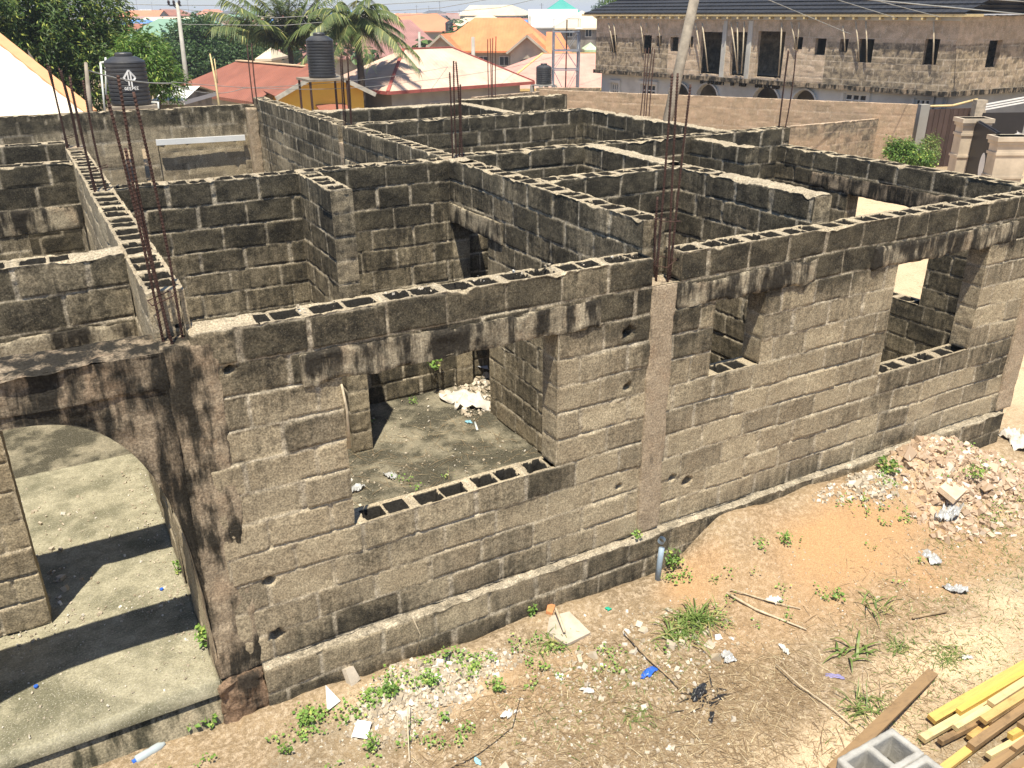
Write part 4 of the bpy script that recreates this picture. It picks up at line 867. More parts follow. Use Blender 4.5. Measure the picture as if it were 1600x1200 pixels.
# red-brown roofed L-shaped house with yellow gable
M_redroof = roof_mat('red_brown_roof', (.30, .115, .075), unit2(atz(395, 158, .4)-atz(268, 138, .4)), .22, (.20, .09, .06), .5)
P0, P1 = atz(266, 139, .55), atz(398, 160, .55)
t, fr = house('red_roofed_house', 'beige bungalow with a rusty red-brown metal roof left of the yellow gable', P0, P1, 6.0, ZB, .55, 2.1, PL_beige, M_redroof, (1, 0), .4, [(1.1, -.55, .7, 1.3), (3.4, -.55, .5, .7), (4.6, -.5, .7, .9)])
_o, _u, _v, _L = fr; rg = MB(); rg.bar((*(_o+_u*min(3, _L*.49)+_v*3.0), 2.12), (*(_o+_u*_L+_v*3.0), 2.12), .32, .05); rg.build('ridge_cap', plain('cream_cap', (.72, .52, .33), .6), t)
# yellow gable house
gl, gr = atz(432, 149, 1.05), atz(585, 143, 1.05); gu = unit2(gr-gl); gv = np.array([-gu[1], gu[0]]); gv = gv if gv[1] > 0 else -gv; gL = np.linalg.norm((gr-gl)[:2]); dm = np.linalg.norm(((gl+gr)/2-CAM)[:2])
t = thing('yellow_gable_house', 'yellow painted gable house with a small canopy window under the second tank', 'house', (*((gl+gr)[:2]/2+gv*4), ZB))
def yp(a, b, z): return (*(gl[:2]+gu*a+gv*b), z)
za = 1.05+1.15; m = MB(); m.add([yp(.35, .45, ZB), yp(gL-.45, .45, ZB), yp(gL-.45, .45, 1.08), yp(gL/2, .45, za-.08), yp(.35, .45, 1.08), yp(.35, 5, ZB), yp(gL-.45, 5, ZB), yp(gL-.45, 5, 1.08), yp(gL/2, 5, za-.08), yp(.35, 5, 1.08)], [(0, 1, 2, 3, 4), (5, 9, 5, 7, 6), (0, 4, 9, 5), (1, 6, 7, 2)]); m.build('wall', PL_yellow, t)
m = MB(); m.slab([yp(-.05, 0, 1.02), yp(gL/2, 0, za+.02), yp(gL/2, 5.5, za+.02), yp(-.05, 5.5, 1.02)], .06); m.slab([yp(gL/2, 0, za+.02), yp(gL+.05, 0, 1.02), yp(gL+.05, 5.5, 1.02), yp(gL/2, 5.5, za+.02)], .06); ro = m.build('roof', M_redroof, t)
m = MB(); m.bar(yp(-.05, -.03, .90), yp(gL/2, -.03, za-.10), .05, .20); m.bar(yp(gL/2, -.03, za-.10), yp(gL+.05, -.03, .90), .05, .20); m.build('bargeboard', plain('grey_board', (.50, .47, .40), .8, .3), t)
cx = gL*.545; m = MB(); m.slab([yp(cx-.7, .42, .52), yp(cx+.75, .42, .52), yp(cx+.95, -.2, .22), yp(cx-.6, -.2, .22)], .05); m.build('window_canopy', M_redroof, t)
m = MB(); m.box(yp(cx, .42, -.1), (1.15, .08, .7), (*gu, 0)); m.build('window', M_glass, t)
# pink roofed house
M_pink = roof_mat('faded_pink_roof', (.66, .47, .36), unit2(atz(822, 127, .9)-atz(606, 143, .9)), .25, (.36, .22, .18), .55, .25)
M_pinkcap = plain('red_cap', (.40, .11, .09), .6, .2)
P0, P1 = atz(606, 143, .9), atz(835, 127, .9)
house('pink_roofed_house', 'low house with a wide faded pink roof and red eaves in the middle', P0, P1, 6.8, ZB, .9, 2.75, PL_grey, M_pink, (1, 1), .6, [(3.4, -.15, .7, .55), (7.2, -.2, .9, .8)], fascia=M_pinkcap, fh=.14)
# mauve roof
P0, P1 = atz(520, 92, .0), atz(700, 84, .0); M_mauve = roof_mat('mauve_roof', (.36, .19, .165), unit2(P1-P0), .3)
house('mauve_roofed_house', 'big plain mauve metal roof behind the coconut palm', P0, P1, 14, ZB, .0, 3.75, PL_beige, M_mauve, (1, 0), .5)
# orange roofed house with two gables
P0, P1 = atz(672, 79.5, 1.25), atz(868, 80, 1.25); M_orange = roof_mat('orange_roof', (.66, .235, .10), unit2(P1-P0), .3, None, 0, .3)
t, (o0, u0, v0, L0) = house('orange_roofed_house', 'house with a bright orange roof, two front gables and an arched porch', P0, P1, 7.4, ZB, 1.25, 4.1, PL_beige, M_orange, (1, 1), .6, [(5.0, .35, .95, .85), (7.0, .35, .95, .85), (8.4, .5, .3, .6)])
def gable(par, a0, a1, zapex, zeave, out, depth, label=None, arch=False):
    def p(a, b, z): return np.array((*(o0+u0*a+v0*b), z))
    mid = (a0+a1)/2; m = MB(); m.add([p(a0+.3, -out+.5, ZB), p(a1-.3, -out+.5, ZB), p(a1-.3, -out+.5, zeave), p(mid, -out+.5, zapex-.15), p(a0+.3, -out+.5, zeave), p(a0+.3, depth, ZB), p(a1-.3, depth, ZB), p(a1-.3, depth, zeave), p(a0+.3, depth, zeave)], [(0, 1, 2, 3, 4), (0, 4, 8, 5), (1, 6, 7, 2)]); m.build('wall', PL_beige, par)
    m = MB(); m.slab([p(a0, -out, zeave-.05), p(mid, -out, zapex), p(mid, depth, zapex), p(a0, depth, zeave-.05)], .12); m.slab([p(mid, -out, zapex), p(a1, -out, zeave-.05), p(a1, depth, zeave-.05), p(mid, depth, zapex)], .12); ro = m.build('roof', M_orange, par)
    m = MB(); m.bar(p(a0, -out-.03, zeave-.15), p(mid, -out-.03, zapex-.1), .05, .2); m.bar(p(mid, -out-.03, zapex-.1), p(a1, -out-.03, zeave-.15), .05, .2); m.build('bargeboard', PL_beige, ro)
    if arch:
        P = [p(mid-.75, -out+.47, -1.6), p(mid+.75, -out+.47, -1.6)]+[p(mid+.75*math.cos(q), -out+.47, .35+.35*math.sin(q)) for q in np.linspace(0, math.pi, 12)]; m = MB(); m.slab(P, .04) if 0 else m.add(P, [tuple(range(len(P)))]); m.build('painted_porch_shade', M_dark, par)  # flat black face on the wall, painted shade for the porch arch
def alen(px, py, z): q = atz(px, py, z)[:2]-o0; return float(np.dot(q, u0))
gable(t, alen(668, 78, 1.3), alen(722, 79, 1.3), 2.75, 1.3, 1.5, 6)
gable(t, alen(800, 78, 1.3), alen(862, 78, 1.3), 2.75, 1.3, 2.6, 6, arch=True)
P0, P1 = atz(852, 88, .9), atz(895, 88, .9)
house('orange_roofed_annex', 'smaller orange roof stepping down behind the orange roofed house', P0-.0, P1, 6, ZB, .9, 2.9, PL_beige, M_orange, (0, 1), .5)
# second pink roof with the tower in front
P0, P1 = atz(779, 139, -.45), atz(960, 137, -.45); M_pink2 = roof_mat('salmon_roof', (.62, .33, .26), unit2(P1-P0), .25, (.50, .38, .30), .6, .25)
house('salmon_roofed_house', 'low salmon pink roofed house behind the steel tank tower', P0, P1, 15, ZB, -.45, 1.6, PL_dirty, M_pink2, (1, 0), .5, fascia=plain('yellow_cap', (.68, .48, .20), .6), fh=.15)
# grey blocks behind the tower, white painted upper, green shed, teal roof etc.
def boxhouse(name, label, pxa, pxb, pyt, pyb, d, depth, wm, rm, zr, hip=(1, 1), wins=(), cat='house', over=.4):
    a, b = atd(pxa, pyt, d), atd(pxb, pyt, d); return house(name, label, a, b, depth, ZB, (a[2]+b[2])/2, zr, wm, rm, hip, over, wins, cat=cat)
R_cream = plain('cream_far_roof', (.66, .56, .40), .7, .12, .3); R_grey = plain('dark_far_roof', (.10, .105, .12), .7, .15, .3); R_teal = plain('teal_roof', (.07, .33, .28), .6, .1, .3)
R_rust = plain('rust_far_roof', (.33, .14, .09), .7, .2, .3); R_terra = plain('terracotta_far_roof', (.60, .24, .13), .7, .12, .3); R_blue = plain('blue_far_roof', (.13, .27, .55), .6, .12, .3)
R_green = plain('green_far_roof', (.20, .33, .24), .7, .12, .3); R_white = plain('white_far_roof', (.70, .70, .68), .7, .1, .3); R_mauve = plain('mauve_far_roof', (.34, .22, .19), .7, .12, .3); R_redf = plain('red_far_roof', (.55, .12, .09), .6, .1)
boxhouse('grimy_block_house', 'tall grimy grey block behind the steel tower with a cream roof', 866, 960, 44, 90, 98, 9, PL_dirty, R_cream, 4.7, (1, 1), [(1.8, 2.4, .8, 1.0), (4.0, 2.4, .8, 1.0), (6.2, 2.6, .8, .9)], cat='building')
boxhouse('white_walled_building', 'long white painted building above the orange roof', 826, 905, 42, 44, 104, 8, M_white, R_white, 4.9, (0, 0), cat='building')
boxhouse('teal_roofed_house', 'large teal hip roof standing above the town skyline', 846, 914, 22.5, 40, 150, 14, PL_light, R_teal, 6.7)
boxhouse('green_shed', 'little pale green shed between the salmon roof and the block building', 914, 936, 78, 88, 74, 4, plain('pale_green', (.42, .60, .32), .8), plain('pale_green_roof', (.50, .66, .40), .8), 2.1, (1, 1), cat='shed', over=.1)
boxhouse('rust_roofed_shed', 'rusty brown roofed shed under the long blue roof', 181, 262, 53, 60, 120, 9, PL_dirty, R_rust, 3.2, (0, 0))
boxhouse('blue_roofed_hall', 'long light blue roof at the left behind the bright mango tree', 178, 240, 46, 50, 135, 12, PL_beige, R_blue, 3.6, (0, 1), cat='building')
boxhouse('blue_roofed_house', 'strong blue sloping roof beside the bushy palm', 392, 418, 46, 50, 110, 8, PL_beige, R_blue, 3.9, (1, 0))
boxhouse('white_sheet_shed', 'low white sheet roofed shed left of the beige bungalow', 236, 288, 157, 170, 33, 4, PL_dirty, R_white, 1.9, (0, 0), cat='shed', over=.2)
boxhouse('cream_tank_house', 'pale cream roofed hut behind the bushy palm', 398, 424, 92, 96, 62, 5, PL_beige, R_cream, 2.2, (1, 1))
# far town
pal = [('cream', R_cream, 10), ('dark grey', R_grey, 7), ('rust brown', R_rust, 4), ('terracotta', R_terra, 2), ('mauve', R_mauve, 2), ('green', R_green, 2), ('blue', R_blue, 2), ('white', R_white, 3), ('red', R_redf, 1)]
rf = random.Random(21); town = []
for d in (112, 140, 172, 208, 250, 300, 360, 440, 540, 680, 850):
    px = 176+rf.uniform(0, 20)
    while px < 945:
        wpx = rf.uniform(9, 17)/d*FPX
        if d > 130 or (px+wpx < 370) or (430 < px < 520) or 600 < px < 680 or 760 < px < 800:
            if not (820 < px+wpx/2 < 930 and d < 175): town.append((px, wpx, d+rf.uniform(-8, 8)))
        px += wpx*rf.uniform(1.0, 1.45)
town2 = []
for px, wpx, d in town:
    nm = rf.choices(pal, [p_[2] for p_ in pal])[0]; hgt = rf.choice([2.9, 2.9, 3.4, 5.4 if d > 180 else 3.0, 3.2]); town2.append([px, wpx, d, nm, hgt, rf.uniform(1.6, 2.8), rf.uniform(-.05, .05), rf.random()])
ORDW = ['first', 'second', 'third', 'fourth', 'fifth', 'sixth', 'seventh', 'eighth', 'ninth', 'tenth', 'eleventh', 'twelfth', 'thirteenth', 'fourteenth', 'fifteenth', 'sixteenth', 'seventeenth', 'eighteenth', 'nineteenth', 'twentieth']
ORDW += ['twenty-'+q for q in ORDW[:9]]; ORDW[20:29] = ['twenty-'+q for q in ORDW[:9]]; ORDW += ['thirtieth']+['thirty-'+q for q in ORDW[:9]]+['fortieth']+['forty-'+q for q in ORDW[:9]]
def ordn(i): return ORDW[i]
town2.sort(key=lambda q: q[0]+q[1]/2); cnt = {}
for px, wpx, d, nm, hgt, rise, sk, rnd in town2:
    a, b = atd(px, 60, d), atd(px+wpx, 60, d*(1+sk)); k = cnt.get(nm[0], 0); cnt[nm[0]] = k+1; ze = ZB+hgt
    wl = [PL_beige, PL_light, PL_grey, PL_dirty][int(rnd*3.99)]; wn = [(2+q*2.6, ze-1.3, 1.0, .9) for q in range(3)] if d < 230 else ()
    house('far_house', '%s from the left of the %s roofed houses in the distant town' % (ordn(k), nm[0]), a, b, rf.uniform(8, 11), ZB-.3, ze, ze+rise, wl, nm[1], (rf.choice([1, 1, 0]), rf.choice([1, 1, 0])), .4, wn, 'houses of the distant town')
# greenery between the far houses
rngf = np.random.default_rng(77); C_l, N_l, S_l = [], [], []
for k in range(760):
    d = 90*math.exp(rngf.random()*2.35); px = 170+rngf.random()*790 if k < 420 else (-700+rngf.random()*860 if k % 3 else 1750+rngf.random()*900); b = atd(px, 60, d); r = (.8+1.8*rngf.random())*(1+d/900); h = ZB+1.2+2.6*rngf.random(); n = int(60 if d < 300 else 30)
    q = rngf.normal(size=(n, 3)); q /= np.linalg.norm(q, axis=1)[:, None]; C_l.append(np.array([b[0], b[1], h])+q*np.array([r, r, r*.75])*(.6+.4*rngf.random((n, 1)))); N_l.append(q+np.array([0, 0, .6])); S_l.append(np.full(n, r*.42))
o = leaves('far_trees', np.concatenate(C_l), np.concatenate(N_l), np.concatenate(S_l), .7, M_deep, seed=5); tag(o, 'greenery scattered among the houses of the distant town', None, None, 'stuff')
for k, (px, pt, d) in enumerate([(219, -2, 420), (242, 3, 500), (298, -1, 480), (378, 0, 450), (390, 3, 520), (497, 5, 600), (652, 8, 420), (688, 2, 380), (671, 9, 500), (846, 5, 300), (718, 15, 350)]):
    b = atd(px, 40, d); m = MB(); tz = atd(px, pt, d)[2]; m.bar((b[0], b[1], ZB), (b[0], b[1], tz), .22); m.bar((b[0]-.9, b[1], tz-.6), (b[0]+.9, b[1], tz-.6), .12)
    o = m.build('mast', M_steel, None, (b[0], b[1], ZB)); tag(o, 'thin far mast on the skyline, %s from the left' % ordn([219, 242, 298, 378, 390, 497, 652, 671, 688, 718, 846].index(px)), 'mast', 'masts on the skyline')
# pylon beside the round tree
b = atd(942, 30, 520); t = thing('pylon', 'pale lattice pylon on the skyline left of the black tiled roof', 'pylon', (b[0], b[1], ZB)); m = MB()
for s in (-1, 1):
    for q in (-1, 1): m.bar((b[0]+3*s, b[1]+3*q, ZB), (b[0]+.6*s, b[1]+.6*q, 24), .25)
for k in range(9):
    z = ZB+2+k*2.6; f_ = 3-2.4*(z-ZB)/(24-ZB); m.bar((b[0]-f_, b[1], z), (b[0]+f_, b[1], z+2.2), .15); m.bar((b[0]+f_, b[1], z), (b[0]-f_, b[1], z+2.2), .15)
m.build('lattice', M_steel, t)

# ================================================================ block building under construction at the right
Q0, Q1 = atz(930, 108, 1.5), atz(1480, 143.5, 1.5); Q2 = atz(1640, 133, 1.5); U1 = unit2(Q1-Q0); V1 = np.array([-U1[1], U1[0]]); V1 = V1 if V1[1] > 0 else -V1; LQ = float(np.linalg.norm((Q1-Q0)[:2])); U2 = unit2(Q2-Q1); L2 = float(np.linalg.norm((Q2-Q1)[:2])); V2 = np.array([-U2[1], U2[0]]); V2 = V2 if np.dot(V2, V1) > 0 else -V2
BG = thing('two_storey_house', 'unfinished two storey block house with a black tiled roof and timber props under the eaves', 'unfinished building', (*((Q0+Q1)[:2]/2+V1*4), -1.7))
def fpx(px, py, O=Q0, U=U1, V=V1, off=0.0):
    d = ray(px, py); n = V; k = (np.dot(O[:2]+V*off-CAM[:2], n))/np.dot(d[:2], n); P = CAM+d*k; return float(np.dot(P[:2]-O[:2], U)), float(P[2])
def rect(x0, y0, x1, y1, **k):
    a, b = fpx(x0, (y0+y1)/2, **k)[0], fpx(x1, (y0+y1)/2, **k)[0]; return (a, b, fpx((x0+x1)/2, y1, **k)[1], fpx((x0+x1)/2, y0, **k)[1])
ZE = 4.42
opn = [rect(954, 55, 963, 82), rect(1003, 55, 1018, 84), rect(1026, 56, 1034, 72), rect(1047, 58, 1060, 80), rect(1073, 57, 1083, 74), rect(1241, 58, 1254, 77), rect(1273, 60, 1290, 86), rect(1312, 61, 1325, 81), rect(1340, 61, 1364, 98), rect(1443, 61, 1466, 101)]
opn += [(a, b, 1.62, d) for a, b, c, d in (rect(1094, 50, 1133, 112), rect(1142, 50, 1171, 115), rect(1182, 49, 1224, 118))]
sA, sB, sC, sD = [fpx(q, 90)[0] for q in (1043, 1092, 1226, 1290)]
def mold_b(s, z):
    n = vnoise(np.stack([s*.8, z*1.5, 0*s], -1), 91)*.15
    dk = np.where(s < sA, 1-sst(z, 3.2, 3.35), np.where(s > sD, 1-sst(z, 3.28, 3.42), 0))
    return .06+.66*dk+n*.6
wf = dict(res=.045, back=.3, mat=M_blockfar, cells=False, parent=BG)
wu = wall('wall', None, 'x', 0, 0, LQ, ZE, z0=1.5, T=.23, openings=opn, seed=61, mold=mold_b, frame=((Q0[0], Q0[1], 0), (*U1, 0), (*V1, 0)), label='upper storey wall of tan and blackened blocks', **wf)
op2 = [rect(1543, 63, 1563, 105, O=Q1, U=U2, V=V2)]
wall('wall', None, 'x', 0, .0, L2+5, ZE, z0=1.5, T=.23, openings=op2, seed=62, mold=lambda s, z: mold_b(s+40, z)-.12*sst(s, .5, 3), frame=((Q1[0], Q1[1], 0), (*U2, 0), (*V2, 0)), **wf)
wall('wall', None, 'x', 0, .3, LQ-.3, ZE, z0=1.5, T=.2, seed=63, mold=lambda s, z: .9+0*s, frame=((Q0[0]+V1[0]*2.8, Q0[1]+V1[1]*2.8, 0), (*U1, 0), (*V1, 0)), res=.2, back=.5, mat=M_blockfar, cells=False, parent=BG)
wall('wall', None, 'x', 0, .3, L2+5, ZE, z0=1.5, T=.2, seed=64, mold=lambda s, z: .9+0*s, frame=((Q1[0]+V2[0]*2.6, Q1[1]+V2[1]*2.6, 0), (*U2, 0), (*V2, 0)), res=.2, back=.5, mat=M_blockfar, cells=False, parent=BG)
def bp(s, v, z): return np.array((*(Q0[:2]+U1*s+V1*v), z))
def bp2(s, v, z): return np.array((*(Q1[:2]+U2*s+V2*v), z))
m = MB(); m.add([bp(-.05, -.12, 1.3), bp(LQ+.05, -.12, 1.3), bp2(L2+5, -.12, 1.3), bp2(L2+5, 8, 1.3), bp(-.05, 8, 1.3)]+[bp(-.05, -.12, 1.5), bp(LQ+.05, -.12, 1.5), bp2(L2+5, -.12, 1.5), bp2(L2+5, 8, 1.5), bp(-.05, 8, 1.5)], [(4, 3, 2, 1, 0), (5, 6, 7, 8, 9), (0, 1, 6, 5), (1, 2, 7, 6), (2, 3, 8, 7), (3, 4, 9, 8), (4, 0, 5, 9)]); m.build('floor_slab', M_beam, BG)
# partitions inside so that the openings read dark
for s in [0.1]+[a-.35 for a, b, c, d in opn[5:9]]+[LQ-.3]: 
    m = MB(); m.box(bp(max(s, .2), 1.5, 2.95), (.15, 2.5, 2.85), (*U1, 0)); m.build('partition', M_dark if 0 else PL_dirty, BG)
# ground floor
G0 = .22
gop = [rect(956, 131, 966, 150, off=G0), rect(1003, 133, 1024, 150, off=G0), rect(1320, 148, 1353, 166, off=G0), rect(1430, 156, 1452, 172, off=G0)]
arc = [rect(1045, 131, 1078, 160, off=G0), rect(1090, 132, 1122, 160, off=G0), rect(1178, 136, 1218, 165, off=G0), rect(1240, 141, 1275, 170, off=G0)]
arc = [(a, b, -1.0, d) for a, b, c, d in arc]
m_arch = [(a, b, -1.69, d) for a, b, c, d in arc]
def plain_wall(par, O, U, V, s0, s1, z0, z1, ops, T, mat, name='wall'):
    ss = sorted(set([s0, s1]+[q for o in ops for q in o[:2]])); zs = sorted(set([z0, z1]+[q for o in ops for q in o[2:]])); m = MB()
    def P(s, t, z): return (*(O[:2]+U*s+V*t), z)
    for a, b in zip(ss[:-1], ss[1:]):
        for c, d in zip(zs[:-1], zs[1:]):
            if any(o[0] < (a+b)/2 < o[1] and o[2] < (c+d)/2 < o[3] for o in ops): continue
            m.add([P(a, 0, c), P(b, 0, c), P(b, 0, d), P(a, 0, d), P(a, T, c), P(b, T, c), P(b, T, d), P(a, T, d)], [(0, 1, 2, 3), (5, 4, 7, 6)])
    for a, b, c, d in ops: m.add([P(a, 0, c), P(b, 0, c), P(b, 0, d), P(a, 0, d), P(a, T, c), P(b, T, c), P(b, T, d), P(a, T, d)], [(0, 4, 5, 1), (3, 2, 6, 7), (0, 3, 7, 4), (1, 5, 6, 2)])
    m.add([P(s0, 0, z0), P(s0, T, z0), P(s0, T, z1), P(s0, 0, z1)], [(0, 1, 2, 3)]); return m.build(name, mat, par)
gw = plain_wall(BG, Q0+np.array([*(V1*G0), 0]), U1, V1, .35, LQ-.1, -2.0, 1.3, gop+m_arch, .23, PL_light)
plain_wall(BG, Q1+np.array([*(V2*G0), 0]), U2, V2, 0, L2+5, -2.0, 1.3, [], .23, PL_grey)
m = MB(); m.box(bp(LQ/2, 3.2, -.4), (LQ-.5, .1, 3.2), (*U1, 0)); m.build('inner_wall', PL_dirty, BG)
for a, b, c, d in m_arch:      # arch heads and trim
    r = (b-a)/2; mid = (a+b)/2; zc = d-r; m = MB(); n = 14; A = [(mid+r*math.cos(q), zc+r*math.sin(q)) for q in np.linspace(math.pi, 0, n)]
    for (x0, z0), (x1, z1) in zip(A[:-1], A[1:]):
        for vv in (G0+.01, G0+.2): m.add([bp(x0, vv, z0), bp(x1, vv, z1), bp(x1, vv, d+.01), bp(x0, vv, d+.01)], [(0, 1, 2, 3)])
        m.add([bp(x0, G0, z0), bp(x1, G0, z1), bp(x1, G0+.23, z1), bp(x0, G0+.23, z0)], [(0, 1, 2, 3)])
    h = m.build('arch_head', PL_light, BG); m = MB()
    for (x0, z0), (x1, z1) in zip(A[:-1], A[1:]): m.bar(bp(mid+(x0-mid)*1.1, G0-.03, zc+(z0-zc)*1.1), bp(mid+(x1-mid)*1.1, G0-.03, zc+(z1-zc)*1.1), .16, .08)
    m.build('arch_trim', PL_light, h)
for a, b, c, d in gop:
    m = MB(); w = b-a; h = d-c
    for q in (a, (a*2+b)/3, (a+2*b)/3, b): m.bar(bp(q, G0+.05, c), bp(q, G0+.05, d), .07)
    for q in (c, d, (c+d)/2): m.bar(bp(a, G0+.05, q), bp(b, G0+.05, q), .06)
    wo = m.build('window', M_frame, BG); m = MB(); m.box(bp((a+b)/2, G0+.09, (c+d)/2), (w, .02, h), (*U1, 0)); m.build('pane', M_glass, wo)
    m = MB(); m.bar(bp(a-.12, G0-.04, c-.1), bp(a-.12, G0-.04, d+.12), .16, .1); m.bar(bp(b+.12, G0-.04, c-.1), bp(b+.12, G0-.04, d+.12), .16, .1); m.bar(bp(a-.2, G0-.05, d+.14), bp(b+.2, G0-.05, d+.14), .14, .16); m.build('window_trim', PL_light, wo)
# balcony pillars
for px in (1136.5, 1176): s = fpx(px, 90)[0]; o = rough_box('pillar', 0, .3, 0, .3, 1.5, 4.2, PL_light, BG, res=.3, amp=.004); o.location = Vector((Q0[0]+U1[0]*(s-.15)-ORG[BG.name][0]-V1[0]*.06+ORG[BG.name][0]*0, Q0[1]+U1[1]*(s-.15)-V1[1]*.06-ORG[BG.name][1], 0)); o.location += Vector((ORG[BG.name][0], ORG[BG.name][1], 0))
m = MB(); m.bar(bp(.0, .1, 4.32), bp(LQ, .1, 4.32), .32, .16); m.build('ring_beam', PL_light, BG)
# eaves: rafter tails, fascia board, props
m = MB(); m.bar(bp(-.9, -.33, ZE+.03), bp(LQ+1.0, -.33, ZE+.03), .04, .10); m.build('fascia_board', M_timberp, BG)
n = int(LQ/.62)
for k in range(n): m = MB(); s = .2+k*.62; m.bar(bp(s, .1, ZE-.10), bp(s, -.37, ZE-.10), .07, .09); m.build('rafter', M_timberp, BG)
props = [(951, 36, 959, 81), (959, 36, 963, 82), (1001, 36, 1006, 83), (1029, 36, 1031, 72), (1077, 38, 1079, 74), (1087, 36, 1096, 106), (1097, 36, 1106, 112), (1134+8, 34, 1152, 114), (1152, 34, 1152, 115), (1163, 34, 1158, 115), (1222, 34, 1216, 119), (1236, 34, 1243, 78), (1249, 34, 1244, 78), (1337, 33, 1342, 96), (1353, 33, 1354, 97), (1459, 33, 1457, 102), (1010, 36, 1010, 50), (1317, 40, 1320, 80)]
for a, b, c, d in props:
    s0, z0 = fpx(a, b, off=-.2); s1, z1 = fpx(c, d, off=-.1); m = MB(); m.tube([bp(s0, -.2, z0), bp((s0+s1)/2+.03, -.16, (z0+z1)/2), bp(s1, -.08, z1)], .033, 6); m.build('prop', M_prop, BG, smooth=True)
# black tiled roof: stepped courses
M_tile = roof_mat('black_roof_tile', (.032, .034, .040), U1, .33, (.05, .05, .055), .4, .7, .55)
def tiles(name, A, B, Cc, D, rows, par, mat):
    m = MB(); nrm = np.cross(B-A, D-A); nrm /= np.linalg.norm(nrm); nrm = nrm if nrm[2] > 0 else -nrm
    for k in range(rows):
        f0, f1 = k/rows, (k+1)/rows; a, b = A+(D-A)*f0, B+(Cc-B)*f0; c, d = B+(Cc-B)*f1, A+(D-A)*f1; h = nrm*.055; m.add([a+h, b+h, c+h*.05, d+h*.05, a-nrm*.05, b-nrm*.05], [(0, 1, 2, 3), (4, 5, 1, 0)])
    return m.build(name, mat, par)
E0, E1, E2 = bp(-.7, -.36, ZE+.10), bp(LQ+.3, -.36, ZE+.10), bp2(L2+7, -.36, ZE+.10); R0, R1, R2 = bp(5.0, 5.2, ZE+2.9), bp(LQ+2.6, 5.2, ZE+2.9), bp2(L2+7, 5.2, ZE+2.9); BL = bp(-.7, 11.2, ZE+.1)
tiles('roof', E0, E1, R1, R0, 17, BG, M_tile); tiles('roof', E1, E2, R2, R1, 17, BG, M_tile); tiles('roof', BL, E0, R0, R0, 17, BG, M_tile); tiles('roof', bp(LQ+12, 11.2, ZE+.1), BL, R0, bp(LQ+8, 5.2, ZE+2.9), 8, BG, M_tile)

# ================================================================ boundary walls, gates
def bwall(name, label, a, b, ztop, zbot, seed, mold, T=.2, mat=M_blockfence, cat='wall'):
    u = unit2(b-a); v = np.array([-u[1], u[0]]); v = v if v[1] > 0 else -v; L = float(np.linalg.norm((b-a)[:2]))
    o = wall(name, ((a[0]+b[0])/2, (a[1]+b[1])/2, zbot), 'x', 0, 0, L, ztop, z0=zbot, T=T, res=.045, back=.2, seed=seed, mold=mold, mat=mat, cells=False, frame=((a[0], a[1], 0), (*u, 0), (*v, 0)), zoff=5.0, toplight=.0); return tag(o, label, cat)
bwall('boundary_wall', 'long tan block boundary wall in front of the two storey house', atz(843, 140, 1.2), atz(1434, 163.5, 1.2), 1.2, -2.0, 71, lambda s, z: .10+.25*(1-sst(z, -.9, -.2))+.1*vnoise(np.stack([s*.4, z, 0*s], -1), 5))
bwall('boundary_wall', 'darker block wall joining the concrete gate post at the right', atz(1230, 198, .6), atz(1428, 180.5, .6), .6, -1.9, 72, lambda s, z: .35+.35*sst(z, 0, .35)+.25*vnoise(np.stack([s*.6, z, 0*s], -1), 6))
bwall('boundary_wall', 'grey side wall behind the far rooms of the house', atz(740, 152, .9), atz(845, 143, .9), .9, -1.9, 73, lambda s, z: .6+0*s)
bwall('boundary_wall', 'low mossy wall below the salmon roof behind the tower', atz(838, 137, .55), atz(938, 137, .55), .55, -1.9, 74, lambda s, z: .6+.2*vnoise(np.stack([s, z, 0*s], -1), 6))
b = atd(1440, 200, 35); o = rough_box_top = None
def post(name, label, px0, px1, pyt, d, mat, depth=.35, cap=0, cat='gate post', bands=0):
    a, c = atd(px0, pyt, d), atd(px1, pyt, d); w = np.linalg.norm((c-a)[:2]); mid = (a+c)/2; zb = float(gz(mid[0], mid[1]))-.1; zt = mid[2]; t = thing(name, label, cat, (mid[0], mid[1], zb)); u = unit2(c-a); m = MB()
    m.box((mid[0], mid[1], (zb+zt)/2), (w, depth, zt-zb), (*u, 0)); m.build('shaft', mat, t)
    if cap: m = MB(); m.box((mid[0], mid[1], zt-.06), (w+.16, depth+.16, .12), (*u, 0)); m.box((mid[0], mid[1], zt-.17), (w+.08, depth+.08, .08), (*u, 0)); m.build('cap', mat, t)
    for k in range(bands): m = MB(); m.box((mid[0], mid[1], zt-.45-k*.62), (w+.06, depth+.06, .07), (*u, 0)); m.build('moulding', mat, t)
    return t
PL_post = plain('cream_post', (.56, .47, .36), .9, .2, 2, 30, .2, .01, dirt=(.28, .24, .18), dirtamt=.5)
post('gate_post', 'rough concrete gate post left of the brown gate', 1437, 1451, 163, 35, PL_grey)
post('gate_post', 'cream moulded gate post left of the black gate', 1502, 1543, 184, 25, PL_post, .45, 1, bands=3)
post('gate_post', 'wide cream moulded gate post at the right edge', 1556, 1604, 212, 23, PL_post, .45, 1, bands=3)
post('gate_post', 'broken brick gate post right of the brown gate', 1524, 1541, 156, 35, plain('brick_post', (.42, .36, .28), .95, .3, 6, 40, .5, .02))
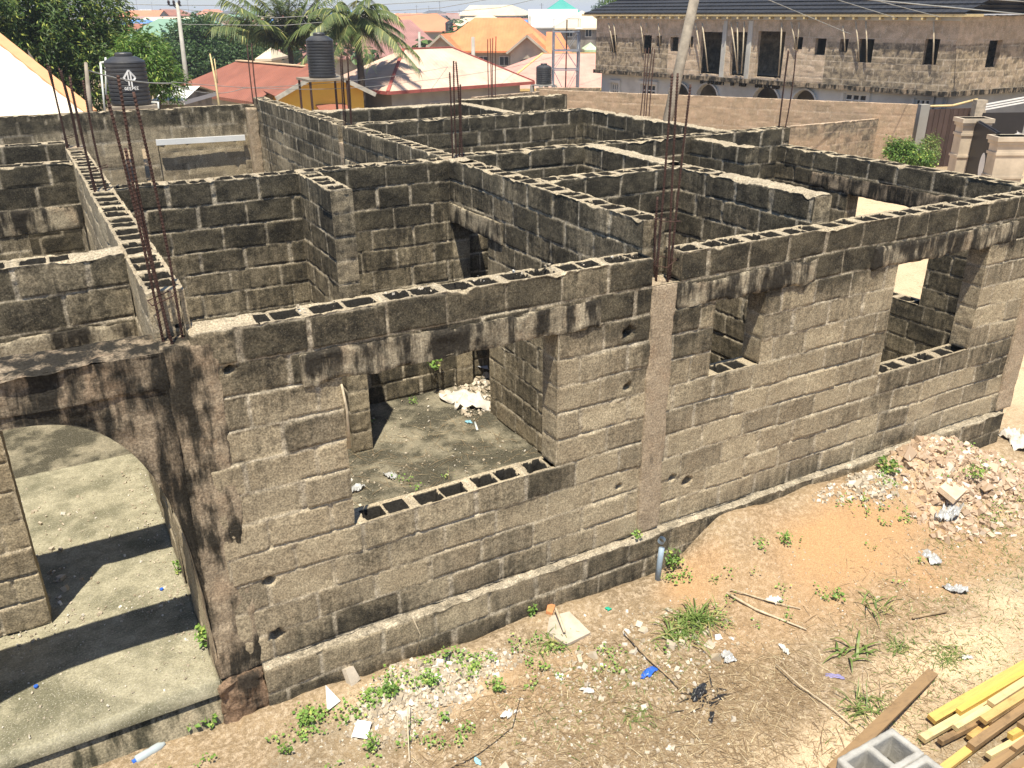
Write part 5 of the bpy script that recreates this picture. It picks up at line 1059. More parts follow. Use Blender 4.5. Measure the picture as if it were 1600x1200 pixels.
# brown gate
M_brown = plain('brown_gate', (.085, .055, .045), .6, .2, 2, 40, .1)
a, c = atd(1451, 166, 35), atd(1526, 160, 35.5); u = unit2(c-a); zb = -1.6; zt = .9; L = np.linalg.norm((c-a)[:2]); t = thing('brown_gate', 'tall dark brown sheet metal gate under a sagging board', 'gate', ((a[0]+c[0])/2, (a[1]+c[1])/2, zb))
for k, f_ in enumerate((.25, .75)):
    m = MB(); m.box((a[0]+u[0]*L*f_, a[1]+u[1]*L*f_, (zb+zt)/2), (L*.49, .05, zt-zb), (*u, 0))
    for q in range(5): m.box((a[0]+u[0]*(L*(f_-.22)+q*L*.11), a[1]+u[1]*(L*(f_-.22)+q*L*.11)-.04, (zb+zt)/2), (.03, .04, zt-zb), (*u, 0))
    m.build('gate_leaf', M_brown, t)
m = MB(); m.tube([a+[0, 0, .0], a+(c-a)*.5+[0, 0, -.05], c+[0, 0, .12]], .05, 6); m.build('top_board', M_timberp, t, smooth=True)
# black gate leaf, standing open
a, c = atd(1524, 187, 25), atd(1560, 208, 23.2); t = thing('black_gate', 'open black metal gate leaf with a white oval between the cream posts', 'gate', ((a[0]+c[0])/2, (a[1]+c[1])/2, -1.0)); d3 = c-a; u = d3/np.linalg.norm(d3); n3 = np.cross(u, [0, 0, 1.]); m = MB()
m.add([a, c, (c[0], c[1], -1.2), (a[0], a[1], -1.2)]+[q+n3*.05 for q in (a, c, np.array((c[0], c[1], -1.2)), np.array((a[0], a[1], -1.2)))], [(0, 1, 2, 3), (7, 6, 5, 4), (0, 4, 5, 1), (1, 5, 6, 2), (3, 2, 6, 7), (0, 3, 7, 4)])
M_blk = plain('black_gate_paint', (.025, .022, .022), .5, .2)
L = np.linalg.norm(d3); m.build('gate_leaf', M_blk, t); m = MB()
for k in range(7): p_ = a+d3*(k+.5)/7; m.bar(p_-n3*.03+[0, 0, .02], p_-n3*.03-[0, 0, .5], .03)
m.bar(a-n3*.03, c-n3*.03, .05); m.bar(a-n3*.03-[0, 0, .5], c-n3*.03-[0, 0, .5], .05); m.build('rail', M_blk, t)
m = MB(); oc = a+d3*.72-np.array([0, 0, 1.0])
for sgn in (-1, 1):
    P = [oc+n3*sgn*.06+np.array([d3[0], d3[1], 0])/np.linalg.norm(d3[:2])*.22*math.cos(q)+np.array([0, 0, .36*math.sin(q)]) for q in np.linspace(0, 6.283, 20)[:-1]]; m.add(P, [tuple(range(19))])
m.build('oval_panel', M_white, t)
# slatted railing and tarpaulin far right
a, c = atd(1541, 163, 31), atd(1612, 150, 31); t = thing('slatted_railing', 'white slatted railing over a dark gate at the right edge', 'railing', ((a[0]+c[0])/2, (a[1]+c[1])/2, -1.5)); m = MB()
for k in range(3): m.bar(a-[0, 0, .09*k], c-[0, 0, .09*k], .03, .05)
m.build('slats', M_white, t); m = MB(); u = unit2(c-a); m.box(((a[0]+c[0])/2, (a[1]+c[1])/2+.05, a[2]-1.1), (np.linalg.norm((c-a)[:2]), .05, 1.6), (*u, 0)); m.build('panel', M_blk, t)
m = MB(); pc = atd(1590, 203, 24.5)
V = [pc+np.array([x*.5+.05*math.sin(y*3), .1*math.sin(x*5), -abs(x)*.2-.18*y]) for x in np.linspace(-.5, .8, 8) for y in np.linspace(0, 2, 6)]; F = [(i*6+j, (i+1)*6+j, (i+1)*6+j+1, i*6+j+1) for i in range(7) for j in range(5)]
o = mk('plastic_sheet', V, F, M_white, None, pc-np.array([0, 0, .4])); tag(o, 'white plastic sheet draped beside the right hand gate post', 'tarpaulin')

# ================================================================ tanks, tower, poles, wires
def tank(name, label, c, r, h, ribs=10):
    t = thing(name, label, 'water tank', c); pr = [(0.02, 0), (r*.96, 0), (r, .05)]
    H = h*.88
    for k in range(ribs): z = .06+(H-.1)*k/ribs; dz = (H-.1)/ribs; pr += [(r, z), (r, z+dz*.55), (r*.965, z+dz*.68), (r*.965, z+dz*.85)]
    pr += [(r, H-.04), (r*.97, H), (r*.60, h*.965), (r*.42, h*.97), (r*.42, h*.99), (r*.3, h), (.02, h)]
    m = MB(); m.lathe(c, pr, 40); m.build('body', M_tank, t, smooth=False); m = MB(); m.lathe((c[0], c[1], c[2]+h*.985), [(.02, 0), (r*.43, 0), (r*.43, .05), (r*.38, .08), (.02, .09)], 24); m.build('lid', M_tank, t); return t
T1 = atd(206, 163, 25); T1[2] = atd(206, 163, 25)[2]; r1 = .555
t = tank('water_tank', 'black ribbed water tank with a white arrow emblem beside the mango trees', T1, r1, 1.36)
# emblem and lettering facing the camera, on the curved side
vd = unit2(CAM-T1); sd_ = np.array([-vd[1], vd[0]])
def onbody(a, z, off=.012): q = vd*math.cos(a)+sd_*math.sin(a); return np.array([T1[0]+q[0]*(r1+off), T1[1]+q[1]*(r1+off), T1[2]+z])
def stroke(m, pts, w):
    for (a0, z0), (a1, z1) in zip(pts[:-1], pts[1:]): m.bar(onbody(a0/r1, z0), onbody(a1/r1, z1), .012, w, np.cross(onbody(a1/r1, z1)-onbody(a0/r1, z0), np.append(vd, 0)))
m = MB(); ax = .06; pts = lambda L: [((x+ax), z) for x, z in L]
stroke(m, pts([(0, .97), (-.155, .76), (-.10, .70), (.10, .70), (.155, .76), (0, .97)]), .05); stroke(m, pts([(-.035, .90), (-.035, .55)]), .04); stroke(m, pts([(.035, .90), (.035, .52)]), .04); m.build('emblem', M_white, t)
GL = {'G': [[(.9, .8), (.5, 1), (0, .7), (0, .3), (.5, 0), (1, .2), (1, .5), (.6, .5)]], 'E': [[(1, 1), (0, 1), (0, 0), (1, 0)], [(0, .5), (.8, .5)]], 'P': [[(0, 0), (0, 1), (1, .9), (1, .55), (0, .45)]]}
m = MB()
for k, ch_ in enumerate('GEEPEE'):
    x0 = ax-.17+k*.065
    for s_ in GL[ch_]: stroke(m, [(x0+q[0]*.042, .44+q[1]*.075) for q in s_], .018)
m.build('lettering', M_white, t)
T2 = atd(504, 121, 32); t2 = tank('water_tank', 'tall black ribbed water tank on a thin stand in front of the yellow house', T2, .50, 1.50, 12)
T3 = atd(849.5, 131.5, 55); tank('water_tank', 'small black water tank standing beside the steel tower', T3, .50, 1.2, 8)
T4 = atd(702, 48, 100); tank('water_tank', 'tiny far black water tank behind the orange roof', T4, .45, 1.0, 5)
def stand(name, label, T, w, zb, n=4, mat=None, r=.05):
    t = thing(name, label, 'tank stand', (T[0], T[1], zb)); m = MB(); m.box((T[0], T[1], T[2]-.05), (w*2, w*2, .08)); m.build('platform', mat or M_wood, t)
    for a, b in ((-1, -1), (1, -1), (1, 1), (-1, 1)): m = MB(); m.bar((T[0]+a*w*.9, T[1]+b*w*.9, zb), (T[0]+a*w*.9, T[1]+b*w*.9, T[2]-.08), r*2); m.build('leg', mat or M_rust, t)
stand('tank_stand', 'low timber stand carrying the tank with the white emblem', T1, .62, float(gz(T1[0], T1[1])), mat=M_wood); stand('tank_stand', 'rusty angle iron stand under the tall tank', T2, .78, float(gz(T2[0], T2[1])), r=.035); stand('tank_stand', 'concrete stand under the small tank near the tower', T3, .6, ZB, mat=PL_grey, r=.1); stand('tank_stand', 'dark stand under the tiny far tank', T4, .6, ZB, r=.1)
# pipes by tank 1
p1, p2, p3, p4 = atd(157, 98, 24.6), atd(165, 97, 24.6), atd(166, 148, 24.6), atd(164, 176, 24.6); m = MB(); m.tube([p4, p1], .03, 8); m.tube([p1, p2], .03, 8); m.tube([atd(165, 90, 24.6), p3], .028, 8)
o = m.build('standpipe', M_pvc, None, (p4[0], p4[1], p4[2]), True); tag(o, 'bent pale plastic pipes rising left of the emblem tank', 'pipe')
m = MB(); q1, q2, q3 = atd(237, 160, 24.8), atd(247, 160, 24.8), atd(248, 176, 24.8); m.tube([q1, q2, q3], .03, 8); o = m.build('outlet_pipe', M_pvc, None, q3, True); tag(o, 'short bent white pipe at the right foot of the emblem tank', 'pipe')
# steel tower
d = 53; cs = [atd(866, 50, d), atd(906, 50, d)]; t = thing('tank_tower', 'empty galvanised steel lattice tower for a water tank', 'tower', (*((cs[0]+cs[1])[:2]/2), ZB)); w = np.linalg.norm((cs[1]-cs[0])[:2]); u = unit2(cs[1]-cs[0]); v = np.array([-u[1], u[0]]); c0 = cs[0][:2]
def tp(a, b, z): return (*(c0+u*a*w+v*b*w), z)
zt = atd(886, 50, d)[2]; m_ = [(0, 0), (1, 0), (1, 1), (0, 1)]
for a, b in m_: m = MB(); m.bar(tp(a, b, ZB), tp(a, b, zt), .08); m.build('leg', M_steel, t)
zz = [ZB, ZB+1.9, zt-2.2, zt]; 
zz = [ZB, zt-3.6+1.3, zt-.05]
for z in (atd(886, 111, d)[2], atd(886, 80, d)[2], zt):
    m = MB()
    for k in range(4): m.bar(tp(*m_[k], z), tp(*m_[(k+1) % 4], z), .07)
    m.build('girt', M_steel, t)
z1_, z2_ = atd(886, 111, d)[2], zt
for lo_, hi_ in ((ZB, z1_), (z1_, z2_)):
    m = MB()
    for k in range(4): m.bar(tp(*m_[k], lo_), tp(*m_[(k+1) % 4], hi_), .03); m.bar(tp(*m_[(k+1) % 4], lo_), tp(*m_[k], hi_), .03)
    m.build('bracing', M_steel, t)
m = MB(); 
for k in range(4): m.bar(tp(*m_[k], zt), tp(*m_[k], zt+.75), .025); m.bar(tp(*m_[k], zt+.75), tp(*m_[(k+1) % 4], zt+.75), .025)
m.build('guard_rail', M_steel, t); m = MB(); m.bar(tp(.5, .2, ZB), tp(.5, .2, zt+.7), .06); m.build('riser_pipe', M_rust, t)
m = MB(); dc = tp(.95, -.05, zt+.2); m.lathe((dc[0], dc[1], dc[2]), [(.25, .0), (.02, .05)], 16); o = m.build('dish', M_white, t)
# utility poles
def pole(name, label, top, bot, r0, r1, mat, cat='utility pole'):
    t = thing(name, label, cat, bot); m = MB(); m.tube([bot, (np.array(top)+bot)/2, top], [r1, (r0+r1)/2, r0], 12); m.build('shaft', mat, t, smooth=True); return t
tp_, bt_ = atd(1098, -60, 21.5), atd(1043, 190, 21.5); bt2 = bt_+(bt_-tp_)*.35
pole('utility_pole', 'thick weathered timber pole leaning in front of the two storey house', tp_, bt2, .125, .135, M_wood)
tp_, bt_ = atd(277, 5, 56), atd(290, 113, 56); bt2 = bt_+(bt_-tp_)*.45; bt2[2] = max(bt2[2], -1.75)
t = pole('utility_pole', 'concrete power pole with a crossarm and three insulators at the left', tp_, bt2, .11, .17, M_concpole)
m = MB(); ca_, cb_ = atd(265, 8.5, 56), atd(283, 8.5, 56); m.bar(ca_, cb_, .1); m.bar(atd(271, 9, 56), atd(277, 14, 56), .05); xo = m.build('crossarm', plain('dark_steel', (.05, .05, .055), .6), t)
for px in (264, 272, 280.5): m = MB(); c_ = atd(px, 8, 56); m.lathe(c_, [(.02, 0), (.04, .02), (.1, .06), (.05, .1), (.11, .15), (.06, .2), (.1, .24), (.03, .3)], 12); m.build('insulator', plain('insulator', (.06, .045, .05), .3), xo, smooth=True)
tp_, bt_ = atd(134, 98, 21), atd(141, 172, 21); pole('wooden_post', 'thin pointed wooden post holding a wire near the cream roof', tp_, bt_+(bt_-tp_)*.35, .04, .07, M_wood, 'post')
tp_, bt_ = atd(328, 84, 19), atd(343, 173, 19); m = MB(); m.tube([bt_+(bt_-tp_)*.25, (tp_+bt_)/2+[.02, 0, 0], tp_], [.03, .025, .015], 7); m.tube([atd(335, 92, 19), atd(340, 130, 19)], .012, 5); o = m.build('bamboo_pole', M_timberp, None, bt_, True); tag(o, 'thin bamboo stick standing in front of the red-brown roof', 'pole')
for px, pt, pb, d in ((739, 58, 96, 60), (655, 50, 72, 90), (828, 25, 43, 95)): a, b = atd(px, pt, d), atd(px, pb, d); o = pole('short_pole', {739: 'grey pole in front of the windows of the orange roofed house', 655: 'small pole beside the mauve roof', 828: 'thin dark pole left of the white building'}[px], a, (b[0], b[1], ZB), .13, .16, M_concpole, 'pole')
def wire(label, pts, r, sag=0.0, mat=None):
    P = []
    for (a, b) in zip(pts[:-1], pts[1:]):
        a, b = np.array(a), np.array(b)
        for k in range(24): f = k/24; P.append(a+(b-a)*f+np.array([0, 0, -sag*4*f*(1-f)]))
    P.append(np.array(pts[-1])); m = MB(); m.tube(P, r, 5); o = m.build('wire', mat or M_wire, None, P[0], True); tag(o, label, 'wire', 'overhead wires'); return o
wire('pale cable from the pointed post past the emblem tank to the red roof', [atd(134, 109, 21), atd(268, 130, 24)], .018, .1)
wire('upper wire crossing the red-brown roof', [atd(268, 128, 24), atd(640, 128, 38), atd(900, 78, 60)], .010, .25)
wire('lower wire crossing the red-brown roof', [atd(268, 131, 24), atd(380, 138, 27), atd(720, 100, 50)], .010, .2)
wire('highest far wire above the town left of the palms', [atd(-50, 2, 58), atd(264, 8, 56), atd(560, 9, 60), atd(860, -8, 60)], .022)
wire('second far wire crossing the palm crowns', [atd(280, 14, 56), atd(430, 28, 48), atd(690, 12, 50), atd(980, -40, 60)], .018)
wire('third wire crossing the palms above the second tank', [atd(283, 38, 50), atd(440, 40, 46), atd(780, 12, 50), atd(960, -30, 55)], .016)
wire('steep wire over the black tiled roof, nearest the timber pole', [atd(1130, -30, 26), atd(1330, 54, 32)], .013)
wire('steep wire over the black tiled roof, second from the timber pole', [atd(1180, -40, 26), atd(1400, 28, 32)], .013)
wire('steep wire over the black tiled roof, third from the timber pole', [atd(1250, -30, 26), atd(1470, 27, 32)], .013)
wire('thick pale wire slanting across the right end of the black roof', [atd(1300, -6, 24), atd(1680, 30, 24)], .017)
wire('short pale wire at the top right corner of the black roof', [atd(1480, -6, 24), atd(1680, 8, 24)], .013)
# ================================================================ things on the near ground
def hollow_block(label, c, L=.50, Wd=.235, H=.225, rz=0.0, group=None, src=None):
    """two celled block, c = centre of its bottom face"""
    t = thing('hollow_block', label, 'concrete block', c, group); cs, sn = math.cos(rz), math.sin(rz); res = .0125
    xs = ticks([-L/2, -L/2+.035, -.0175, .0175, L/2-.035, L/2], res); ys = ticks([-Wd/2, -Wd/2+.035, Wd/2-.035, Wd/2], res); V, F = [], []
    def inc(x, y): return abs(y) < Wd/2-.035 and .0175 < abs(x) < L/2-.035
    idx = {}
    def vid(x, y, z):
        k = (round(x, 4), round(y, 4), round(z, 4))
        if k not in idx: idx[k] = len(V); V.append((x, y, z))
        return idx[k]
    for z in (0, H):
        for a, b in zip(xs[:-1], xs[1:]):
            for d, e in zip(ys[:-1], ys[1:]):
                if z == H and inc((a+b)/2, (d+e)/2): continue
                f = [vid(a, d, z), vid(b, d, z), vid(b, e, z), vid(a, e, z)]; F.append(f if z else f[::-1])
    zs = ticks([0, H], .03)
    def band(pts, z0, z1, rev):
        zz = [q for q in zs if z0-1e-6 <= q <= z1+1e-6]
        for p, q in zip(pts[:-1], pts[1:]):
            for z, w in zip(zz[:-1], zz[1:]):
                f = [vid(*p, z), vid(*q, z), vid(*q, w), vid(*p, w)]; F.append(f[::-1] if rev else f)
    ring = [(x, -Wd/2) for x in xs]+[(L/2, y) for y in ys[1:]]+[(x, Wd/2) for x in xs[::-1][1:]]+[(-L/2, y) for y in ys[::-1][1:]]; band(ring, 0, H, False)
    for s in (-1, 1):
        x0, x1 = (.0175, L/2-.035) if s > 0 else (-L/2+.035, -.0175); xi = [x for x in xs if x0-1e-6 <= x <= x1+1e-6]; yi = [y for y in ys if abs(y) <= Wd/2-.035+1e-6]
        r = [(x, yi[0]) for x in xi]+[(x1, y) for y in yi[1:]]+[(x, yi[-1]) for x in xi[::-1][1:]]+[(x0, y) for y in yi[::-1][1:]]; band(r, 0, H, True)
    V = np.array(V); D = np.stack([vnoise(V*28+q, 5+q)*.003+vnoise(V*70+q, 9+q)*.0015 for q in range(3)], -1); V = V+D
    V = np.stack([V[:, 0]*cs-V[:, 1]*sn, V[:, 0]*sn+V[:, 1]*cs, V[:, 2]], -1)+np.array(c); mk('body', V, F, M_freshblock, t, smooth=True); return t
def place_copy(src, loc, label, rz=0):
    r = src.copy(); C.objects.link(r); r.location = Vector(loc); r.rotation_euler = (0, 0, rz); r['label'] = label
    for ch in src.children: c = ch.copy(); C.objects.link(c); c.parent = r
    return r
zb0 = float(gz(3.87, -3.3)); H4 = [.44-.225-.228*k for k in range(4)]
src = hollow_block('fresh grey hollow block on top of the bottom edge stack, further one', (3.87, -3.215, .215), group='fresh hollow blocks stacked at the bottom edge')
place_copy(src, (3.875, -3.46, .212), 'fresh grey hollow block on top of the bottom edge stack, nearer one', .01)
for k in range(1, 4):
    if H4[k] < -.46+.0: continue
    place_copy(src, (3.87, -3.215, .215-.228*k), 'fresh hollow block, %s layer below the top of the bottom edge stack, further side' % ORDW[k-1], .01*k)
    place_copy(src, (3.872, -3.46, .213-.228*k), 'fresh hollow block, %s layer below the top of the bottom edge stack, nearer side' % ORDW[k-1], -.008*k)
# timber pile
rt = random.Random(4)
def plank(a, b, w, h, mat, label, warp=.0, roll=0.0):
    a, b = np.array(a, float), np.array(b, float); d = b-a; L = np.linalg.norm(d); d /= L; side = np.cross(d, [0, 0, 1.]); side /= np.linalg.norm(side); up = np.cross(side, d); cr, sr = math.cos(roll), math.sin(roll); S_, U_ = side*cr+up*sr, up*cr-side*sr
    V, F = [], []; n = 14
    for k in range(n+1):
        f = k/n; c = a+(b-a)*f+S_*warp*math.sin(f*math.pi)+U_*.3*warp*math.sin(f*5)
        for x, z in ((-w, -h), (w, -h), (w, h), (-w, h)): V.append(c+S_*x/2+U_*z/2)
    for k in range(n): F += [(4*k+i, 4*k+(i+1) % 4, 4*k+4+(i+1) % 4, 4*k+4+i) for i in range(4)]
    F += [(3, 2, 1, 0), (4*n, 4*n+1, 4*n+2, 4*n+3)]
    o = mk('timber', V, F, mat, None, (a[0], a[1], min(a[2], b[2])-h/2), smooth=False); tag(o, label, 'timber', 'sawn timbers piled at the bottom right'); return o
GP = -.455
plank(atz(1457, 1051, -.40), atz(1300, 1205, -.12), .085, .03, M_timberd, 'brown board leaning from the block stack, apart from the pile', 0, .1)
rows = []; rt2 = random.Random(12)
for l, (y0_, y1_, xb) in enumerate([(-2.70, -4.1, 5.32), (-2.78, -4.0, 5.6), (-2.88, -3.9, 5.85), (-3.04, -3.75, 6.2)]):
    y = y0_
    while y > y1_: rows.append((y, xb+rt2.uniform(-.35, .35)+(-.25 if l == 0 and y < -3.0 else 0), l, rt2.choices('pyd', [(.6 if y > -2.95 else .12), 0.62, .42 if l < 2 else .2])[0])); y -= rt2.uniform(.075, .10)
cl_ = {'p': ('pale', M_timberp), 'y': ('yellow', M_timber), 'd': ('brown', M_timberd)}; lay = ['lowest', 'second', 'third', 'topmost']; kk = {}
for y, x, l, c in rows:
    k = kk.get((l, c), 0); kk[(l, c)] = k+1; yaw = rt.uniform(-.05, .05); L = 3.4; hgt = rt.choice([.04, .04, .05]); wd = rt.choice([.06, .045, .075])
    z = GP+.03+l*.050; plank((x, y, z), (x+L*math.cos(yaw), y+L*math.sin(yaw)+.0, z+rt.uniform(0, .04)), wd, hgt, cl_[c][1], '%s timber, %s from the wall among the %s ones, %s layer of the pile' % (cl_[c][0], ORDW[k], cl_[c][0], lay[l]), rt.uniform(-.05, .05), rt.uniform(-.15, .15))
# litter
def litter(name, label, cat, px, py, size, mat, z=None, crump=.25, flat=.35, seed=1, shape=None, th=.002, rz=None):
    p = atz(px, py, -.45 if z is None else z); zz = float(gz(p[0], p[1])) if z is None else z; rng = random.Random(seed); n = 15; V, F = [], []; crump = crump*1.7; a = rng.uniform(0, 6.28) if rz is None else rz; sx, sy = size if hasattr(size, '__len__') else (size, size*.7); sx, sy = (sx*.8, sy*.8) if z is None else (sx, sy)
    for i in range(n):
        for j in range(n):
            x, y = (i/(n-1)-.5), (j/(n-1)-.5); s_ = 1+.30*math.sin(2*math.atan2(y, x)+seed)+.12*math.sin(5*math.atan2(y, x)+2*seed); q = np.array([[x*3+seed, y*3, seed]]); hN = float(fbm(q*1.9, seed, 4)[0]); X, Y = x*sx*s_, y*sy*s_
            V.append((p[0]+X*math.cos(a)-Y*math.sin(a), p[1]+X*math.sin(a)+Y*math.cos(a), zz+.008+abs(hN)*crump*max(sx, sy)+(.25-x*x-y*y)*flat*min(sx, sy)))
    F = [(i*n+j, (i+1)*n+j, (i+1)*n+j+1, i*n+j+1) for i in range(n-1) for j in range(n-1)]
    o = mk(name, V, F, mat, None, (p[0], p[1], zz), smooth=True); m = o.modifiers.new('s', 'SOLIDIFY'); m.thickness = th; tag(o, label, cat); return o
def shard(name, label, cat, px, py, pts, th, mat, tilt, rz, z=None, lift=.02):
    p = atz(px, py, -.45 if z is None else z); zz = float(gz(p[0], p[1])) if z is None else z; m = MB(); R_ = Matrix.Rotation(rz, 3, 'Z') @ Matrix.Rotation(tilt, 3, 'X')
    A = [np.array(R_ @ Vector((x, y, th/2)))+np.array([p[0], p[1], zz+lift]) for x, y in pts]; B = [np.array(R_ @ Vector((x, y, -th/2)))+np.array([p[0], p[1], zz+lift]) for x, y in pts]; n = len(pts)
    m.add(A+B, [tuple(range(n)), tuple(range(2*n-1, n-1, -1))]+[(i, n+i, n+(i+1) % n, (i+1) % n) for i in range(n)]); o = m.build(name, mat, None, (p[0], p[1], zz)); tag(o, label, cat); return o
M_clear = plain('clear_plastic', (.40, .40, .39), .2, .35, 14, 30, .3, .01, 0, .7); M_blue = plain('blue_plastic', (.03, .12, .50), .35, .2, 9, 40, .2, .01, 0, .5); M_lilac = plain('lilac_plastic', (.30, .28, .52), .4); M_blackp = plain('black_plastic', (.02, .02, .022), .35, .3, 9, 40, .3, .01, 0, .6); M_cyan = plain('pale_cyan', (.25, .50, .60), .4); M_greenp = plain('green_plastic', (.02, .35, .22), .4); M_paper = plain('white_paper', (.60, .57, .52), .7, .3, 12); M_sack = plain('dusty_sack', (.60, .55, .47), .9, .25, 5, 40, .5, .02); M_orangeb = plain('orange_brick', (.55, .24, .10), .95, .3, 10, 60, .5)
M_slab = plain('mortar_slab', (.50, .43, .34), .95, .25, 6, 60, .5, .01); M_tileW = plain('white_tile', (.80, .80, .78), .3, .05)
shard('tile_shard', 'white triangular tile shard standing in the pale heap', 'tile shard', 518, 1112, [(-.06, -.07), (.07, -.06), (.01, .11)], .008, M_tileW, 1.0, .3, lift=.07)
shard('tile_shard', 'white squarish tile shard lying below the pale heap', 'tile shard', 566, 1148, [(-.07, -.06), (.05, -.08), (.07, .05), (-.04, .07)], .008, M_tileW, .35, -.5, lift=.04)
shard('concrete_slab', 'flat pale slab fragment at the foot of the plinth with a stick on it', 'slab fragment', 884, 985, [(-.17, -.12), (.1, -.2), (.2, .1), (.02, .2), (-.15, .1)], .03, M_slab, .08, .4, lift=.02)
shard('concrete_lump', 'upright grey block fragment on the pale heap by the wall', 'concrete lump', 550, 1078, [(-.05, -.07), (.06, -.06), (.05, .07), (-.03, .09)], .05, M_slab, 1.1, .5, lift=.05)
shard('concrete_lump', 'large cream angular lump in the middle of the pinkish mound', 'concrete lump', 1462, 772, [(-.15, -.1), (.14, -.12), (.17, .08), (-.1, .12)], .13, plain('cream_lump', (.62, .52, .37), .95, .2, 6, 60, .4), .5, 1.1, z=-.25, lift=.03)
shard('concrete_lump', 'flat cream slab below the pinkish mound', 'slab fragment', 1478, 805, [(-.2, -.08), (.16, -.13), (.22, .07), (-.12, .12)], .06, plain('cream_slab', (.64, .50, .36), .95, .2, 6, 60, .4), .3, .4, lift=.05)
shard('brick_piece', 'small orange brick piece below the plinth middle', 'brick piece', 860, 960, [(-.06, -.03), (.06, -.03), (.06, .04), (-.06, .03)], .03, M_orangeb, .2, .8)
litter('plastic_wrapper', 'bright blue plastic wrapper on the brown straw', 'litter', 1014, 1052, (.20, .10), M_blue, seed=3, rz=.5)
litter('paper_scrap', 'long white crumpled paper in the middle of the debris', 'litter', 918, 1079, (.13, .06), M_paper, seed=4, rz=-.3)
litter('paper_scrap', 'small crumpled white and grey wrapper left of the long white paper', 'litter', 874, 1055, (.10, .07), M_paper, seed=5)
litter('paper_scrap', 'white paper square on the orange soil at the right', 'litter', 1208, 945, (.14, .12), M_paper, seed=6)
litter('paper_scrap', 'torn white card by the brown weeds at the bottom', 'litter', 794, 1112, (.08, .14), M_paper, seed=7)
litter('plastic_bag', 'clear crumpled plastic bag on the soil below the pinkish mound', 'litter', 1452, 878, (.22, .18), M_clear, seed=8, crump=.4)
litter('plastic_bag', 'clear crumpled plastic bag on the sand right of the other clear bags', 'litter', 1494, 924, (.18, .15), M_clear, seed=9, crump=.4)
litter('plastic_bag', 'long clear plastic sheet lying along the lower edge of the pinkish mound', 'litter', 1478, 822, (.42, .2), M_clear, seed=10, crump=.35)
litter('plastic_bag', 'grey plastic bag among the small stones right of the grass tuft', 'litter', 1138, 1024, (.15, .12), M_clear, seed=11, crump=.4)
litter('plastic_bag', 'black plastic bag ball on top of the pale heap', 'litter', 699, 1038, (.11, .10), M_blackp, seed=12, crump=.5)
litter('black_rag', 'ragged black plastic strip tangled in the straw', 'litter', 1092, 1082, (.22, .09), M_blackp, seed=31, crump=.35)
litter('black_rag', 'small black scrap below the tangled black strip', 'litter', 1112, 1118, (.12, .05), M_blackp, seed=14, crump=.2)
litter('lilac_dish', 'lilac plastic piece lying on the pale sand', 'litter', 1304, 1054, (.14, .07), M_lilac, seed=15, crump=.08, flat=.3, rz=-.5)
litter('plastic_scrap', 'pale blue scrap at the bottom left of the debris', 'litter', 746, 1186, (.07, .05), M_cyan, seed=16)
litter('plastic_scrap', 'green scrap beside the slab fragment', 'litter', 950, 951, (.06, .05), M_greenp, seed=17)
litter('plastic_scrap', 'white scrap at the far lower left of the clear sheet', 'litter', 1420, 826, (.1, .07), M_paper, seed=18)
litter('plastic_scrap', 'white stained scrap with green beneath it right of the straw', 'litter', 1226, 1010, (.14, .06), M_paper, seed=19)
litter('plastic_scrap', 'tiny white ring of plastic near the timber pile', 'litter', 1511, 1029, (.09, .06), M_paper, seed=20)
litter('sack', 'dusty white sack at the foot of the right end of the house', 'sack', 1588, 690, (.55, .35), M_sack, seed=21, crump=.25, flat=.5)
litter('sack', 'flattened pale cement sacks heaped in the doorway beyond the front room', 'sack', 728, 628, (.48, .5), M_sack, z=0.0, seed=22, crump=.22, flat=.25)
litter('sack', 'grey crumpled sheet behind the sacks in the doorway', 'sack', 742, 574, (.5, .5), plain('grey_sheet', (.40, .41, .44), .6, .3, 8), z=0.0, seed=23, crump=.4, flat=.2)
litter('plastic_scrap', 'light blue scrap on the front room floor', 'litter', 732, 660, (.09, .06), M_cyan, z=.0, seed=24)
litter('plastic_scrap', 'lilac tinted crumpled bag under the left end of the window sill', 'litter', 552, 766, (.16, .12), M_clear, z=.0, seed=25, crump=.4)
litter('plastic_scrap', 'grey crumpled bag among the weeds on the room floor', 'litter', 610, 745, (.12, .10), M_clear, z=.0, seed=26, crump=.4)
crumbs('rubble_heap', 'pale rubble spilling through the inner doorway of the front room', [(4.15, 4.9, 3.1, 4.0, 420, .05), (4.5, 5.2, 3.4, 4.2, 260, .06)], 781, M_stone)
for k, (px, py, lb) in enumerate([(57, 1075, 'blue bottle cap on the porch floor near the front edge'), (253, 923, 'blue bottle cap on the porch floor beside the column')]):
    p = atz(px, py, .0); m = MB(); m.lathe((p[0], p[1], .012), [(.003, 0), (.016, 0), (.016, .012), (.003, .013)], 14); o = m.build('bottle_cap', M_blue, None, (p[0], p[1], .01)); tag(o, lb, 'bottle cap')
p = atz(236, 1181, -.43); t = thing('plastic_bottle', 'clear plastic bottle lying at the foot of the porch step', 'bottle', (p[0], p[1], float(gz(p[0], p[1])))); m = MB(); d_ = np.array([.95, .28, 0]); c0_ = p+np.array([0, 0, .04])
prb = [(-.11, .028), (-.10, .033), (-.02, .033), (0, .030), (.02, .033), (.07, .033), (.10, .018), (.115, .014)]; m.tube([c0_+d_*q for q, _ in prb], [r for _, r in prb], 14); m.build('body', plain('bottle_pet', (.42, .47, .48), .12, .1, 5, 30, .05, .01, 0, .8), t, smooth=True)
m = MB(); m.tube([c0_-d_*.135, c0_-d_*.11], .017, 12); m.build('cap', M_blue, t)
